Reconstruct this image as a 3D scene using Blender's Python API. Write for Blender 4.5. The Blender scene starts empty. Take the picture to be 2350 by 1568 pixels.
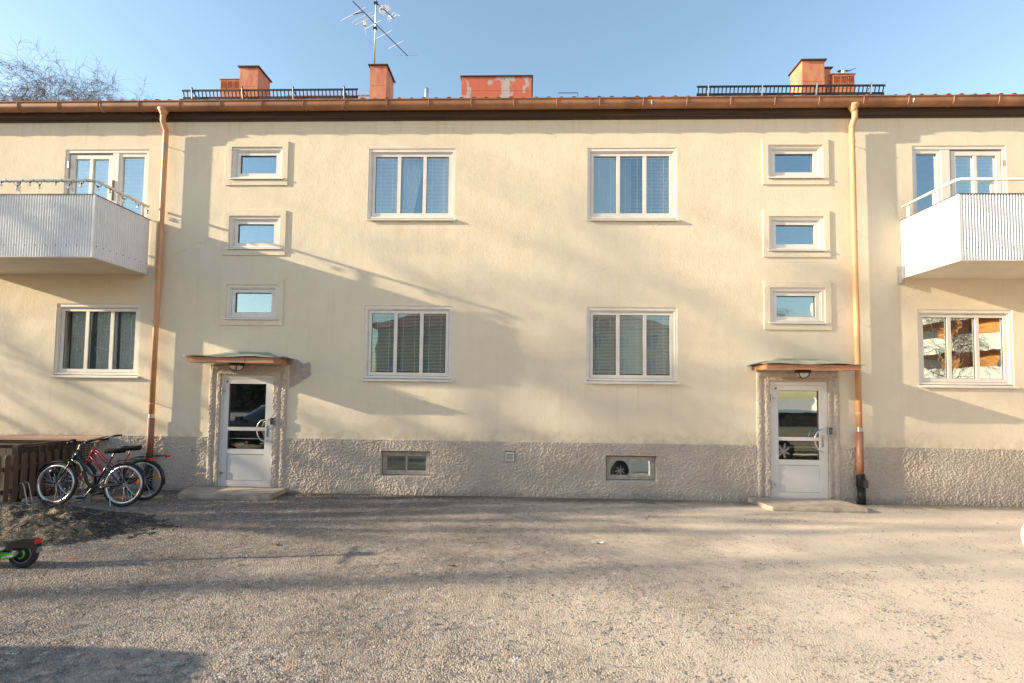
import bpy, math, random
import numpy as np
from mathutils import Vector, Matrix, Quaternion

random.seed(7); np.random.seed(7)
R = math.radians
scene = bpy.context.scene
col = scene.collection

# ------------------------------------------------------------------ camera
CAM = Vector((0.0, -9.0, 1.8886))
def make_camera():
    yaw, pit, rol = R(1.8234), R(2.6055), R(0.7139)
    f0 = Vector((-math.sin(yaw), math.cos(yaw), 0)); r0 = Vector((math.cos(yaw), math.sin(yaw), 0)); zz = Vector((0, 0, 1))
    fwd = f0 * math.cos(pit) + zz * math.sin(pit); up0 = -f0 * math.sin(pit) + zz * math.cos(pit)
    rt = r0 * math.cos(rol) + up0 * math.sin(rol); up = -r0 * math.sin(rol) + up0 * math.cos(rol)
    cd = bpy.data.cameras.new('camera'); co = bpy.data.objects.new('camera', cd); col.objects.link(co)
    m = Matrix.Identity(4)
    for i, v in enumerate((rt, up, -fwd)):
        for k in range(3): m[k][i] = v[k]
    m.translation = CAM
    co.matrix_world = m
    cd.sensor_width = 36; cd.lens = 1110 / 2350 * 36
    cd.shift_x = (1175 - 1173.1) / 2350; cd.shift_y = (853.2 - 784) / 2350
    cd.clip_start = 0.05; cd.clip_end = 2000
    scene.camera = co
make_camera()

# ------------------------------------------------------------------ light
SUN_AZ, SUN_EL = 9.6, 16.0       # degrees off the wall plane (from the left), elevation
S = Vector((-math.cos(R(SUN_EL)) * math.cos(R(SUN_AZ)), -math.cos(R(SUN_EL)) * math.sin(R(SUN_AZ)), math.sin(R(SUN_EL))))
w = bpy.data.worlds.new('World'); scene.world = w; w.use_nodes = True
nt = w.node_tree; bg = nt.nodes['Background']
sky = nt.nodes.new('ShaderNodeTexSky'); sky.sky_type = 'NISHITA'; sky.sun_disc = False
sky.sun_elevation = R(SUN_EL); sky.sun_rotation = R(270 - SUN_AZ)
sky.air_density = 1.3; sky.dust_density = 0.6; sky.ozone_density = 1.5
nt.links.new(sky.outputs[0], bg.inputs[0]); bg.inputs[1].default_value = 0.118
sl = bpy.data.lights.new('sun', 'SUN'); sl.energy = 5.0; sl.angle = R(0.53); sl.color = (1.0, 0.84, 0.59)
so = bpy.data.objects.new('sun', sl); col.objects.link(so)
so.rotation_euler = S.to_track_quat('Z', 'Y').to_euler(); so.location = (-20, -10, 20)
vs = scene.view_settings
vs.view_transform = 'Standard'; vs.look = 'None'; vs.exposure = 1.48; vs.gamma = 1.0; vs.use_curve_mapping = False

# ------------------------------------------------------------------ helpers
def lerp(a, b, t): return a + (b - a) * t
class MB:
    def __init__(s): s.v = []; s.f = []
    def add(s, vs, fs):
        o = len(s.v); s.v += [tuple(p) for p in vs]; s.f += [tuple(i + o for i in f) for f in fs]; return s
    def box(s, x0, x1, y0, y1, z0, z1):
        v = [(x, y, z) for x in (x0, x1) for y in (y0, y1) for z in (z0, z1)]
        return s.add(v, [(0, 1, 3, 2), (4, 6, 7, 5), (0, 4, 5, 1), (2, 3, 7, 6), (0, 2, 6, 4), (1, 5, 7, 3)])
    def obox(s, c, ax, ay, az):
        c = Vector(c); ax = Vector(ax); ay = Vector(ay); az = Vector(az)
        v = [c + ax * i + ay * j + az * k for i in (-1, 1) for j in (-1, 1) for k in (-1, 1)]
        return s.add(v, [(0, 1, 3, 2), (4, 6, 7, 5), (0, 4, 5, 1), (2, 3, 7, 6), (0, 2, 6, 4), (1, 5, 7, 3)])
    def ring(s, x0, x1, z0, z1, l, r, t, b, y0, y1):      # frame in the wall plane, butt joints
        s.box(x0, x0 + l, y0, y1, z0, z1); s.box(x1 - r, x1, y0, y1, z0, z1)
        if t: s.box(x0 + l, x1 - r, y0, y1, z1 - t, z1)
        if b: s.box(x0 + l, x1 - r, y0, y1, z0, z0 + b)
        return s
    def prism(s, poly, d):                                # closed polygon (3d points) extruded by d
        n = len(poly); d = Vector(d); a = [Vector(p) for p in poly]
        fs = [tuple(range(n))[::-1], tuple(range(n, 2 * n))] + [(i, (i + 1) % n, n + (i + 1) % n, n + i) for i in range(n)]
        return s.add(a + [p + d for p in a], fs)
    def tube(s, pts, r, n=8, cap=True, closed=False, flat=1.0, up=None):
        pts = [Vector(p) for p in pts]; m = len(pts)
        rr = r if isinstance(r, (list, tuple)) else [r] * m
        t0 = (pts[1] - pts[0]).normalized()
        u = Vector(up) if up else (Vector((0, 0, 1)) if abs(t0.z) < .9 else Vector((1, 0, 0)))
        V = []; 
        for i in range(m):
            if closed: t = pts[(i + 1) % m] - pts[i - 1]
            else: t = pts[min(i + 1, m - 1)] - pts[max(i - 1, 0)]
            t.normalize(); u = u - t * u.dot(t)
            if u.length < 1e-5: u = t.orthogonal()
            u.normalize(); b = t.cross(u)
            for k in range(n):
                a = 2 * math.pi * k / n
                V.append(pts[i] + (u * math.cos(a) * flat + b * math.sin(a)) * rr[i])
        F = []
        for i in range(m if closed else m - 1):
            j = (i + 1) % m
            for k in range(n): F.append((i * n + k, i * n + (k + 1) % n, j * n + (k + 1) % n, j * n + k))
        if cap and not closed: F += [tuple(range(n))[::-1], tuple(range((m - 1) * n, m * n))]
        return s.add(V, F)
    def lathe(s, c, axis, prof, n=20):                    # prof: (radius, along)
        c = Vector(c); ax = Vector(axis).normalized(); u = ax.orthogonal().normalized(); b = ax.cross(u)
        V = []; m = len(prof)
        for r, h in prof:
            for k in range(n):
                a = 2 * math.pi * k / n; V.append(c + ax * h + (u * math.cos(a) + b * math.sin(a)) * max(r, 1e-4))
        F = [(i * n + k, i * n + (k + 1) % n, (i + 1) * n + (k + 1) % n, (i + 1) * n + k) for i in range(m - 1) for k in range(n)]
        F += [tuple(range(n))[::-1], tuple(range((m - 1) * n, m * n))]
        return s.add(V, F)
    def grid(s, P):                                       # P: (rows, cols, 3)
        r, c = P.shape[:2]
        return s.add([tuple(p) for p in P.reshape(-1, 3)], [(i * c + j, i * c + j + 1, (i + 1) * c + j + 1, (i + 1) * c + j) for i in range(r - 1) for j in range(c - 1)])
    def build(s, name, mat, parent=None, smooth=False, loc=None):
        me = bpy.data.meshes.new(name); me.from_pydata(s.v, [], s.f); me.update()
        import bmesh
        bm = bmesh.new(); bm.from_mesh(me); bmesh.ops.recalc_face_normals(bm, faces=bm.faces); bm.to_mesh(me); bm.free()
        if mat: me.materials.append(mat)
        if smooth: me.shade_smooth()
        return link(name, me, parent, loc)
def link(name, me, parent=None, loc=None):
    o = bpy.data.objects.new(name, me); col.objects.link(o); o.parent = parent
    if loc: o.location = loc
    return o
def smooth_angle(o, deg=40):
    me = o.data; me.shade_smooth(); me.set_sharp_from_angle(angle=R(deg)); return o
def empty(name, loc=(0, 0, 0), rz=0.0, parent=None):
    o = bpy.data.objects.new(name, None); col.objects.link(o); o.location = loc; o.rotation_euler = (0, 0, rz); o.parent = parent; o.empty_display_size = .2
    return o
def tag(o, label, cat, group=None):
    o['label'] = label; o['category'] = cat
    if group: o['group'] = group
    return o
def structure(o): o['kind'] = 'structure'; return o
def stuff(o): o['kind'] = 'stuff'; return o
def catmull(P, k=6):
    P = [Vector(p) for p in P]; out = []
    for i in range(len(P) - 1):
        a, b, c, d = P[max(i - 1, 0)], P[i], P[i + 1], P[min(i + 2, len(P) - 1)]
        for j in range(k):
            t = j / k
            out.append(.5 * ((2 * b) + (c - a) * t + (2 * a - 5 * b + 4 * c - d) * t * t + (-a + 3 * b - 3 * c + d) * t ** 3))
    return out + [P[-1]]
class Noise2:                                             # tiling-free value noise on numpy arrays
    def __init__(s, seed): s.g = np.random.RandomState(seed).rand(256, 256)
    def __call__(s, x, y):
        xi = np.floor(x).astype(int); yi = np.floor(y).astype(int); fx = x - xi; fy = y - yi
        fx = fx * fx * (3 - 2 * fx); fy = fy * fy * (3 - 2 * fy); g = s.g
        a = g[xi % 256, yi % 256]; b = g[(xi + 1) % 256, yi % 256]; c = g[xi % 256, (yi + 1) % 256]; d = g[(xi + 1) % 256, (yi + 1) % 256]
        return (a * (1 - fx) + b * fx) * (1 - fy) + (c * (1 - fx) + d * fx) * fy - .5
    def fbm(s, x, y, o=3):
        t = 0; a = 1.
        for i in range(o): t = t + a * s(x * 2 ** i + 17.3 * i, y * 2 ** i + 5.1 * i); a *= .5
        return t
N1, N2, N3 = Noise2(1), Noise2(2), Noise2(3)

# ------------------------------------------------------------------ materials
def lin(r, g, b):
    return tuple(((c / 255) / 12.92 if c <= 10 else ((c / 255 + .055) / 1.055) ** 2.4) for c in (r, g, b)) + (1,)
class Mat:
    def __init__(s, name):
        s.m = bpy.data.materials.new(name); s.m.use_nodes = True; s.t = s.m.node_tree; s.b = s.t.nodes['Principled BSDF']
        s.co = None
    def n(s, kind, **kw):
        n = s.t.nodes.new('ShaderNode' + kind)
        for k, v in kw.items(): setattr(n, k, v)
        return n
    def L(s, a, b): s.t.links.new(a, b)
    def pos(s, scale=(1, 1, 1)):
        if not s.co: s.co = s.n('TexCoord')
        mp = s.n('Mapping'); mp.inputs['Scale'].default_value = scale; s.L(s.co.outputs['Object'], mp.inputs[0]); return mp.outputs[0]
    def noise(s, scale, detail=4, rough=.55, vec=None, dist=0):
        n = s.n('TexNoise'); n.inputs['Scale'].default_value = scale; n.inputs['Detail'].default_value = detail; n.inputs['Roughness'].default_value = rough; n.inputs['Distortion'].default_value = dist
        s.L(vec if vec else s.pos(), n.inputs['Vector']); return n.outputs['Fac']
    def voro(s, scale, feature='F1', vec=None, out='Distance'):
        n = s.n('TexVoronoi'); n.feature = feature; n.inputs['Scale'].default_value = scale; s.L(vec if vec else s.pos(), n.inputs['Vector']); return n.outputs[out]
    def ramp(s, fac, stops):
        n = s.n('ValToRGB'); cr = n.color_ramp
        while len(cr.elements) < len(stops): cr.elements.new(.5)
        for e, (p, c) in zip(cr.elements, stops):
            e.position = p; e.color = c if isinstance(c, (tuple, list)) else (c, c, c, 1)
        s.L(fac, n.inputs[0]); return n.outputs[0]
    def mix(s, fac, a, b, mode='MIX'):
        n = s.n('Mix'); n.data_type = 'RGBA'; n.blend_type = mode
        for sock, v in ((n.inputs[0], fac), (n.inputs[6], a), (n.inputs[7], b)):
            if isinstance(v, bpy.types.NodeSocket): s.L(v, sock)
            elif isinstance(v, (int, float)): sock.default_value = v
            else: sock.default_value = v
        return n.outputs[2]
    def math(s, op, a, b=0.0):
        n = s.n('Math'); n.operation = op
        for i, v in enumerate((a, b)):
            if isinstance(v, bpy.types.NodeSocket): s.L(v, n.inputs[i])
            else: n.inputs[i].default_value = v
        return n.outputs[0]
    def bump(s, h, strength, dist, prev=None):
        n = s.n('Bump'); n.inputs['Strength'].default_value = strength; n.inputs['Distance'].default_value = dist; s.L(h, n.inputs['Height'])
        if prev: s.L(prev, n.inputs['Normal'])
        return n.outputs[0]
    def set(s, color=None, rough=None, metal=None, normal=None, spec=None):
        for k, v in (('Base Color', color), ('Roughness', rough), ('Metallic', metal), ('Normal', normal), ('Specular IOR Level', spec)):
            if v is None: continue
            if isinstance(v, bpy.types.NodeSocket): s.L(v, s.b.inputs[k])
            else: s.b.inputs[k].default_value = v
        return s.m
def simple(name, c, rough=.6, metal=0., var=.12, scale=6, bump=0., bscale=80, spec=None):
    m = Mat(name); c = c if len(c) == 4 else c + (1,)
    n = m.noise(scale, 5, .6)
    dark = tuple(max(0, x * (1 - var * 1.6)) for x in c[:3]) + (1,); lite = tuple(min(1, x * (1 + var)) for x in c[:3]) + (1,)
    cc = m.ramp(n, [(.3, dark), (.7, lite)])
    nr = m.bump(m.noise(bscale, 3), bump, .01) if bump else None
    return m.set(cc, rough, metal, nr, spec)

def mat_stucco():
    m = Mat('cream_stucco')
    big = m.noise(.55, 5, .6); mid = m.noise(4, 4, .6); fine = m.noise(70, 3, .6); grain = m.noise(32, 2, .5)
    c = m.ramp(big, [(.3, (.68, .58, .44, 1)), (.5, (.725, .63, .49, 1)), (.72, (.75, .66, .525, 1))])
    c = m.mix(.35, c, m.ramp(mid, [(.3, (.67, .57, .43, 1)), (.7, (.755, .665, .53, 1))]))
    streak = m.noise(1.0, 4, .7, m.pos((5, 1, .35)))
    c = m.mix(m.ramp(streak, [(.56, 0.), (.78, .28)]), c, (.55, .43, .27, 1))
    c = m.mix(m.ramp(fine, [(.35, .10), (.55, 0.)]), c, (.42, .33, .2, 1))
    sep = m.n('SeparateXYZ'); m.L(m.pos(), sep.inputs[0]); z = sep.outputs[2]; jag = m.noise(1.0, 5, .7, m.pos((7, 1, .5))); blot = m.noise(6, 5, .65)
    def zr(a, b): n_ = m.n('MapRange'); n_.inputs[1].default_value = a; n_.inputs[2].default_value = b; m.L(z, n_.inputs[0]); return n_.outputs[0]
    low = m.math('MULTIPLY', zr(1.32, 1.0), m.ramp(blot, [(.38, 0.), (.62, .55)])); c = m.mix(low, c, (.44, .36, .22, 1))
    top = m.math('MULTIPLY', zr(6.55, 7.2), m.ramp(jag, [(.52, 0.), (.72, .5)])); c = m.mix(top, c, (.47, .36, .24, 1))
    for z0, z1 in ((4.2, 5.1), (1.2, 2.05)):
        run = m.math('MULTIPLY', zr(z0, z1), m.math('LESS_THAN', z, z1)); run = m.math('MULTIPLY', run, m.ramp(m.noise(1.0, 4, .6, m.pos((11, 1, .22))), [(.60, 0.), (.76, .34)])); c = m.mix(run, c, (.46, .37, .25, 1))
    crk = m.n('TexVoronoi'); crk.feature = 'DISTANCE_TO_EDGE'; crk.inputs['Scale'].default_value = .55; wv = m.n('TexNoise'); wv.inputs['Scale'].default_value = 2.5; wv.inputs['Detail'].default_value = 6; m.L(m.pos(), wv.inputs['Vector']); m.L(m.mix(.25, m.pos(), wv.outputs['Color']), crk.inputs['Vector'])
    cm = m.math('MULTIPLY', m.ramp(crk.outputs[0], [(.0, .32), (.003, 0.)]), m.ramp(m.noise(.5, 2), [(.54, 0.), (.62, 1.)])); c = m.mix(cm, c, (.36, .29, .20, 1))
    und = m.noise(2.2, 3, .5)
    b = m.bump(und, .16, .06); b = m.bump(grain, .28, .012, b); b = m.bump(fine, .42, .006, b)
    return m.set(c, .95, 0, b, .15)
def mat_plinth():
    m = Mat('rough_grey_render')
    big = m.noise(1.1, 4); fine = m.noise(45, 3, .65)
    c = m.ramp(big, [(.3, (.47, .395, .33, 1)), (.7, (.59, .505, .425, 1))])
    c = m.mix(m.ramp(fine, [(.4, 0.35), (.62, 0.)]), c, (.27, .22, .18, 1))
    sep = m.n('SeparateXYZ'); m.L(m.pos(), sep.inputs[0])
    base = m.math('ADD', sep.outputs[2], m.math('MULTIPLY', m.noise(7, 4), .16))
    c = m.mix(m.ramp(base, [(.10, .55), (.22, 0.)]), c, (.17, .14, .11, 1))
    b = m.bump(m.noise(85, 3, .6), .5, .008)
    return m.set(c, .97, 0, b, .1)
def mat_ground():
    m = Mat('gritty_asphalt')
    p = m.pos(); sep = m.n('SeparateXYZ'); m.L(p, sep.inputs[0])
    cell = m.voro(75, 'F1', None, 'Color'); cd = m.voro(75, 'F1')
    hsv = m.n('SeparateColor'); m.L(cell, hsv.inputs[0])
    stone = m.ramp(hsv.outputs[0], [(0., (.07, .068, .07, 1)), (.35, (.19, .17, .157, 1)), (.62, (.33, .28, .24, 1)), (.85, (.47, .395, .33, 1)), (.96, (.42, .25, .18, 1)), (1., (.62, .56, .50, 1))])
    gap = m.ramp(cd, [(.30, 0.), (.62, 1.)])
    stone = m.mix(gap, stone, (.10, .09, .082, 1))
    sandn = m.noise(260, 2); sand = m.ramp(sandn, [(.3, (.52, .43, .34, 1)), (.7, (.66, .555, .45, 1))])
    # sand in drifts, thicker rightwards; the gradient also paints in vignetting and tree shade
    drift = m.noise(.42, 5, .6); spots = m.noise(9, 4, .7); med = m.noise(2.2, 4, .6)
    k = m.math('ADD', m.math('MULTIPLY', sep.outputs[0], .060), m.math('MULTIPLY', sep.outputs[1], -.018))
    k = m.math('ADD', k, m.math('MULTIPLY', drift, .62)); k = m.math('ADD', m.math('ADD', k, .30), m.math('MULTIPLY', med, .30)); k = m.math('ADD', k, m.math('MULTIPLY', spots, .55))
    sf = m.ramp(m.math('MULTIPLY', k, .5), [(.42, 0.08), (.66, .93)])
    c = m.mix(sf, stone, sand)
    worn = m.noise(.9, 4); c = m.mix(m.ramp(worn, [(.35, .12), (.6, 0.)]), c, (.12, .108, .10, 1))
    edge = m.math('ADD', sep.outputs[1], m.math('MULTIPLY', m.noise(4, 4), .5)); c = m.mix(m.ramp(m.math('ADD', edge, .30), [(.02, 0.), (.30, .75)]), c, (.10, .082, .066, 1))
    h = m.math('MULTIPLY', m.math('SUBTRACT', .6, cd), m.math('SUBTRACT', 1.05, sf))
    b = m.bump(h, .95, .022); b = m.bump(sandn, .3, .004, b); b = m.bump(m.noise(1.6, 3), .25, .05, b)
    return m.set(c, .92, 0, b, .25)
def mat_red_flaking(name, flake, base=(.42, .125, .085), alt=(.52, .25, .13)):
    m = Mat(name)
    st = m.noise(2.2, 5, .65, m.pos((3, 3, .8))); c = m.ramp(st, [(.35, base + (1,)), (.65, alt + (1,))])
    f = m.noise(1.5, 6, .62, m.pos((1.6, 1.6, .75)))
    c = m.mix(m.ramp(f, [(1 - flake, 0.), (1 - flake + .03, 1.)]), c, (.36, .35, .34, 1))
    return m.set(c, .6, 0, m.bump(f, .15, .01), .3)
def mat_glass(name, refl, tint=(.92, .95, .94, 1), wav=.0025):
    m = Mat(name); t = m.t
    tr = m.n('BsdfTransparent'); tr.inputs[0].default_value = tint
    gl = m.n('BsdfGlossy'); gl.inputs['Roughness'].default_value = .0; gl.inputs[0].default_value = (.80, .92, 1, 1)
    fr = m.n('LayerWeight'); fr.inputs[0].default_value = .12
    f = m.math('ADD', m.math('MULTIPLY', fr.outputs['Facing'], .9), refl)
    f = m.math('MINIMUM', f, 1.0)
    b = m.bump(m.noise(2.6, 1), .5, wav); m.L(b, gl.inputs['Normal'])
    mx = m.n('MixShader'); m.L(f, mx.inputs[0]); m.L(tr.outputs[0], mx.inputs[1]); m.L(gl.outputs[0], mx.inputs[2])
    m.L(mx.outputs[0], t.nodes['Material Output'].inputs[0]); return m.m
def mat_wood(name, a, b, sc=(14, 14, .9), rough=.75):
    m = Mat(name); n = m.noise(2.0, 6, .65, m.pos(sc)); k = m.noise(1.2, 3)
    c = m.ramp(n, [(.3, a + (1,)), (.7, b + (1,))]); c = m.mix(m.math('MULTIPLY', k, .4), c, tuple(x * .55 for x in a) + (1,))
    return m.set(c, rough, 0, m.bump(n, .4, .006))

M = {}
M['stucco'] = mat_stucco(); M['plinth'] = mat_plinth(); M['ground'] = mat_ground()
M['band'] = simple('smooth_cream_render', (.74, .63, .44), .9, 0, .06, 3, .3, 120)
M['paint'] = simple('off_white_window_paint', (.72, .665, .605), .45, 0, .05, 5)
M['seal'] = simple('dark_rubber_seal', (.05, .05, .05), .6)
M['glass'] = mat_glass('window_glass', .19); M['glass_low'] = mat_glass('lower_window_glass', .09); M['glass_stair'] = mat_glass('stair_window_glass', .27)
M['glass_wavy'] = mat_glass('old_wavy_glass', .25, wav=.0022); M['glass_door'] = mat_glass('door_glass', .34, (.75, .76, .72, 1), .002)
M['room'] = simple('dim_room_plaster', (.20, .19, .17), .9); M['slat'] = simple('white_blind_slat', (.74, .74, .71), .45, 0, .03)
M['curtain'] = simple('white_lace_curtain', (.70, .70, .68), .9, 0, .2, 40)
M['gutter'] = simple('brown_gutter_paint', (.31, .135, .062), .6, 0, .22, 2.5); M['pipe'] = simple('tan_downpipe_paint', (.54, .285, .145), .58, 0, .10, 2.5)
M['pipe_low'] = simple('red_brown_steel_pipe', (.26, .115, .075), .5, 0, .15, 4); M['galv'] = simple('galvanised_steel', (.45, .46, .47), .38, .85, .12, 8)
M['black_plastic'] = simple('black_plastic', (.013, .015, .017), .45, spec=.22); M['cornice'] = mat_wood('dark_stained_cornice', (.030, .016, .009), (.085, .045, .022), (.6, 14, 14))
M['tile'] = simple('red_clay_tile', (.30, .105, .05), .85, 0, .3, 5, .3, 60); M['chim'] = mat_red_flaking('rusty_red_chimney_sheet', .32); M['chimflake'] = mat_red_flaking('flaking_red_sheet', .46, (.44, .115, .075), (.46, .135, .085))
M['capdark'] = simple('dark_chimney_cap', (.07, .05, .04), .6); M['blackmetal'] = simple('black_painted_steel', (.022, .023, .025), .45, .3)
M['corr'] = simple('white_corrugated_aluminium', (.74, .74, .76), .5, .0, .04, 3); M['slab'] = simple('painted_balcony_slab', (.70, .64, .54), .85, 0, .06, 2)
M['rail'] = simple('white_rail_paint', (.72, .69, .65), .35); M['wire'] = simple('black_cable', (.02, .02, .022), .5); M['bulb'] = simple('clear_bulb', (.75, .74, .7), .12)
M['door'] = simple('light_grey_aluminium_door', (.62, .595, .57), .4, .0, .03, 2); M['chrome'] = simple('brushed_steel', (.62, .62, .62), .22, .95, .05)
M['concrete'] = simple('worn_concrete', (.40, .33, .265), .95, 0, .18, 5, .5, 45); M['patch'] = simple('bare_plaster_patch', (.43, .345, .30), .95, 0, .10, 9, .3, 60)
M['verdigris'] = simple('grey_green_sheet_metal', (.30, .33, .27), .5, .1, .25, 6); M['bluezinc'] = simple('weathered_zinc', (.25, .30, .35), .45, .5, .2, 8)
M['fascia'] = simple('terracotta_fascia_paint', (.46, .20, .10), .5, 0, .12, 6)
M['lampglass'] = simple('frosted_lamp_glass', (.62, .58, .52), .3); M['oldframe'] = simple('weathered_grey_window_frame', (.42, .38, .31), .75, 0, .22, 14)
M['fence'] = mat_wood('brown_stained_picket', (.085, .05, .034), (.155, .095, .066)); M['planks'] = mat_wood('dark_brown_planks', (.030, .019, .014), (.065, .040, .028))
M['capmetal'] = simple('pinkish_sheet_capping', (.50, .30, .22), .5, 0, .08)
M['rubber'] = simple('tyre_rubber', (.02, .02, .02), .8); M['rim'] = simple('polished_rim', (.68, .68, .68), .28, .75, .06)
M['bikeblack'] = simple('glossy_black_bike_paint', (.012, .018, .024), .18); M['bikered'] = simple('crimson_bike_paint', (.48, .014, .05), .25)
M['saddle'] = simple('black_saddle', (.012, .012, .012), .65, spec=.2); M['redlens'] = simple('red_lens', (.55, .012, .01), .15); M['amber'] = simple('amber_reflector', (.85, .22, .01), .2)
M['cream_letter'] = simple('pale_decal', (.55, .58, .48), .5); M['green'] = simple('lime_green_paint', (.06, .38, .02), .35, 0, .08); M['greyplastic'] = simple('grey_plastic', (.16, .16, .16), .5)
M['silver'] = simple('silver_plate', (.55, .53, .57), .4); M['bark'] = simple('brown_bark', (.09, .065, .05), .9, 0, .3, 9); M['birch'] = simple('birch_bark', (.42, .36, .31), .85, 0, .45, 5)
M['twig'] = simple('brown_twig', (.13, .078, .052), .9); M['leaf'] = simple('dry_orange_leaf', (.48, .22, .05), .8); M['paper'] = simple('white_scrap', (.8, .8, .8), .7)

# ------------------------------------------------------------------ ground
def ground_z(X, Y): return (N1.fbm(X * .35, Y * .35) * .025) * np.exp(-((X / 14) ** 2 + ((Y + 4) / 9) ** 2)) * np.clip((-.15 - Y) / .8, 0, 1)
def build_ground():
    n = 130; xs = np.sinh(np.linspace(-4.2, 4.2, n * 2)) * 400 / math.sinh(4.2); ys = xs
    X, Y = np.meshgrid(xs, ys - 3.0)
    Z = ground_z(X, Y)
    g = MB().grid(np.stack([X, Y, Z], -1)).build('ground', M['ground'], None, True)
    structure(g); g['label'] = 'gritty asphalt yard strewn with sand'
build_ground()

# ------------------------------------------------------------------ the apartment building
BX0, BX1, BD = -15.0, 15.0, 10.4                    # extent along the street and depth
B = empty('apartment_building')
tag(B, 'long cream stucco apartment building with red chimneys and brown gutter', 'building')
PL_T, EAVE = 1.01, 7.225                            # plinth top, wall top
UT, UB, LT, LB = 6.557, 5.150, 3.521, 2.100         # upper and lower flats: window heads and sills
COLS = {'a': (-3.07, -1.405), 'b': (1.11, 2.78), 'e': (-9.085, -7.42), 'f': (7.12, 8.795)}
SL, SR = (-5.75, -4.745), (4.465, 5.465)            # stair windows
STZ = ((5.955, 6.595), (4.590, 5.241), (3.238, 3.907))
DL, DR = (-5.770, -4.765, .085, 2.172), (4.447, 5.470, .055, 2.168)    # entrance doors
BASE = ((-2.685, -1.780, .338, .785), (1.483, 2.387, .322, .765))
FLOOR_B = 4.36                                      # balcony floor level
holes = [COLS[k] + z for k in 'ab' for z in ((UB, UT), (LB, LT))] + [COLS['e'] + (LB, LT), COLS['f'] + (LB, LT)]
holes += [(-9.08, -7.405, FLOOR_B, 6.56), (7.095, 8.785, FLOOR_B, 6.575)]
holes += [s + z for s in (SL, SR) for z in STZ]
holes += list(BASE)
holes += [(DL[0], DL[1], .0, DL[3]), (DR[0], DR[1], .0, DR[3])]
def wall_with_holes(x0, x1, z0, z1, y, hs, depth):
    mb = MB(); xs = sorted({x0, x1} | {h[i] for h in hs for i in (0, 1)}); zs = sorted({z0, z1} | {h[i] for h in hs for i in (2, 3) if z0 <= h[i] <= z1})
    idx = {}
    def V(i, j):
        if (i, j) not in idx: idx[i, j] = len(mb.v); mb.v.append((xs[i], y, zs[j]))
        return idx[i, j]
    for i in range(len(xs) - 1):
        for j in range(len(zs) - 1):
            cx, cz = (xs[i] + xs[i + 1]) / 2, (zs[j] + zs[j + 1]) / 2
            if any(h[0] < cx < h[1] and h[2] < cz < h[3] for h in hs): continue
            mb.f.append((V(i, j), V(i + 1, j), V(i + 1, j + 1), V(i, j + 1)))
    for a, b, c, d in hs:                            # reveals
        mb.add([(a, y, c), (a, y, d), (a, y + depth, d), (a, y + depth, c)], [(0, 1, 2, 3)])
        mb.add([(b, y, c), (b, y, d), (b, y + depth, d), (b, y + depth, c)], [(3, 2, 1, 0)])
        mb.add([(a, y, d), (b, y, d), (b, y + depth, d), (a, y + depth, d)], [(0, 1, 2, 3)])
        mb.add([(a, y, c), (b, y, c), (b, y + depth, c), (a, y + depth, c)], [(3, 2, 1, 0)])
    return mb
WH = [h for h in holes if h[2] > 1]; DH = [h for h in holes if h[2] <= 1 and h[3] > 1]
wmb = wall_with_holes(BX0, BX1, PL_T - .03, EAVE, 0.0, WH + [(a, b, PL_T - .03, d) for a, b, c, d in DH], .30)
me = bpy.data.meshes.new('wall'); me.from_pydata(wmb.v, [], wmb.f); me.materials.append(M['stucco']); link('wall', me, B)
MB().box(BX0, BX0 + .3, .301, BD, 0, EAVE).box(BX1 - .3, BX1, .301, BD, 0, EAVE).box(BX0 + .3, BX1 - .3, BD - .3, BD, 0, EAVE).build('wall', M['stucco'], B)
bk0 = wall_with_holes(BX0, BX1, 0.0, PL_T - .03, .12, [h for h in holes if h[2] <= 1], .18); me = bpy.data.meshes.new('wall'); me.from_pydata(bk0.v, [], bk0.f); me.materials.append(M['plinth']); link('wall', me, B)
# rooms behind the openings
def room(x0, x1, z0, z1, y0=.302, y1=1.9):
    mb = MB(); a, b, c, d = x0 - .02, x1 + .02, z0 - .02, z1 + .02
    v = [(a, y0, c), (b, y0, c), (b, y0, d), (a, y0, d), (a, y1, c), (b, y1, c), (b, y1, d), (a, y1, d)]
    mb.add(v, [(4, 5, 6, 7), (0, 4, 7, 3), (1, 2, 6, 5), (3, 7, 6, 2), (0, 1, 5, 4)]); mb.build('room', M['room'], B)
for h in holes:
    if h not in BASE: room(*h)

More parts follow.
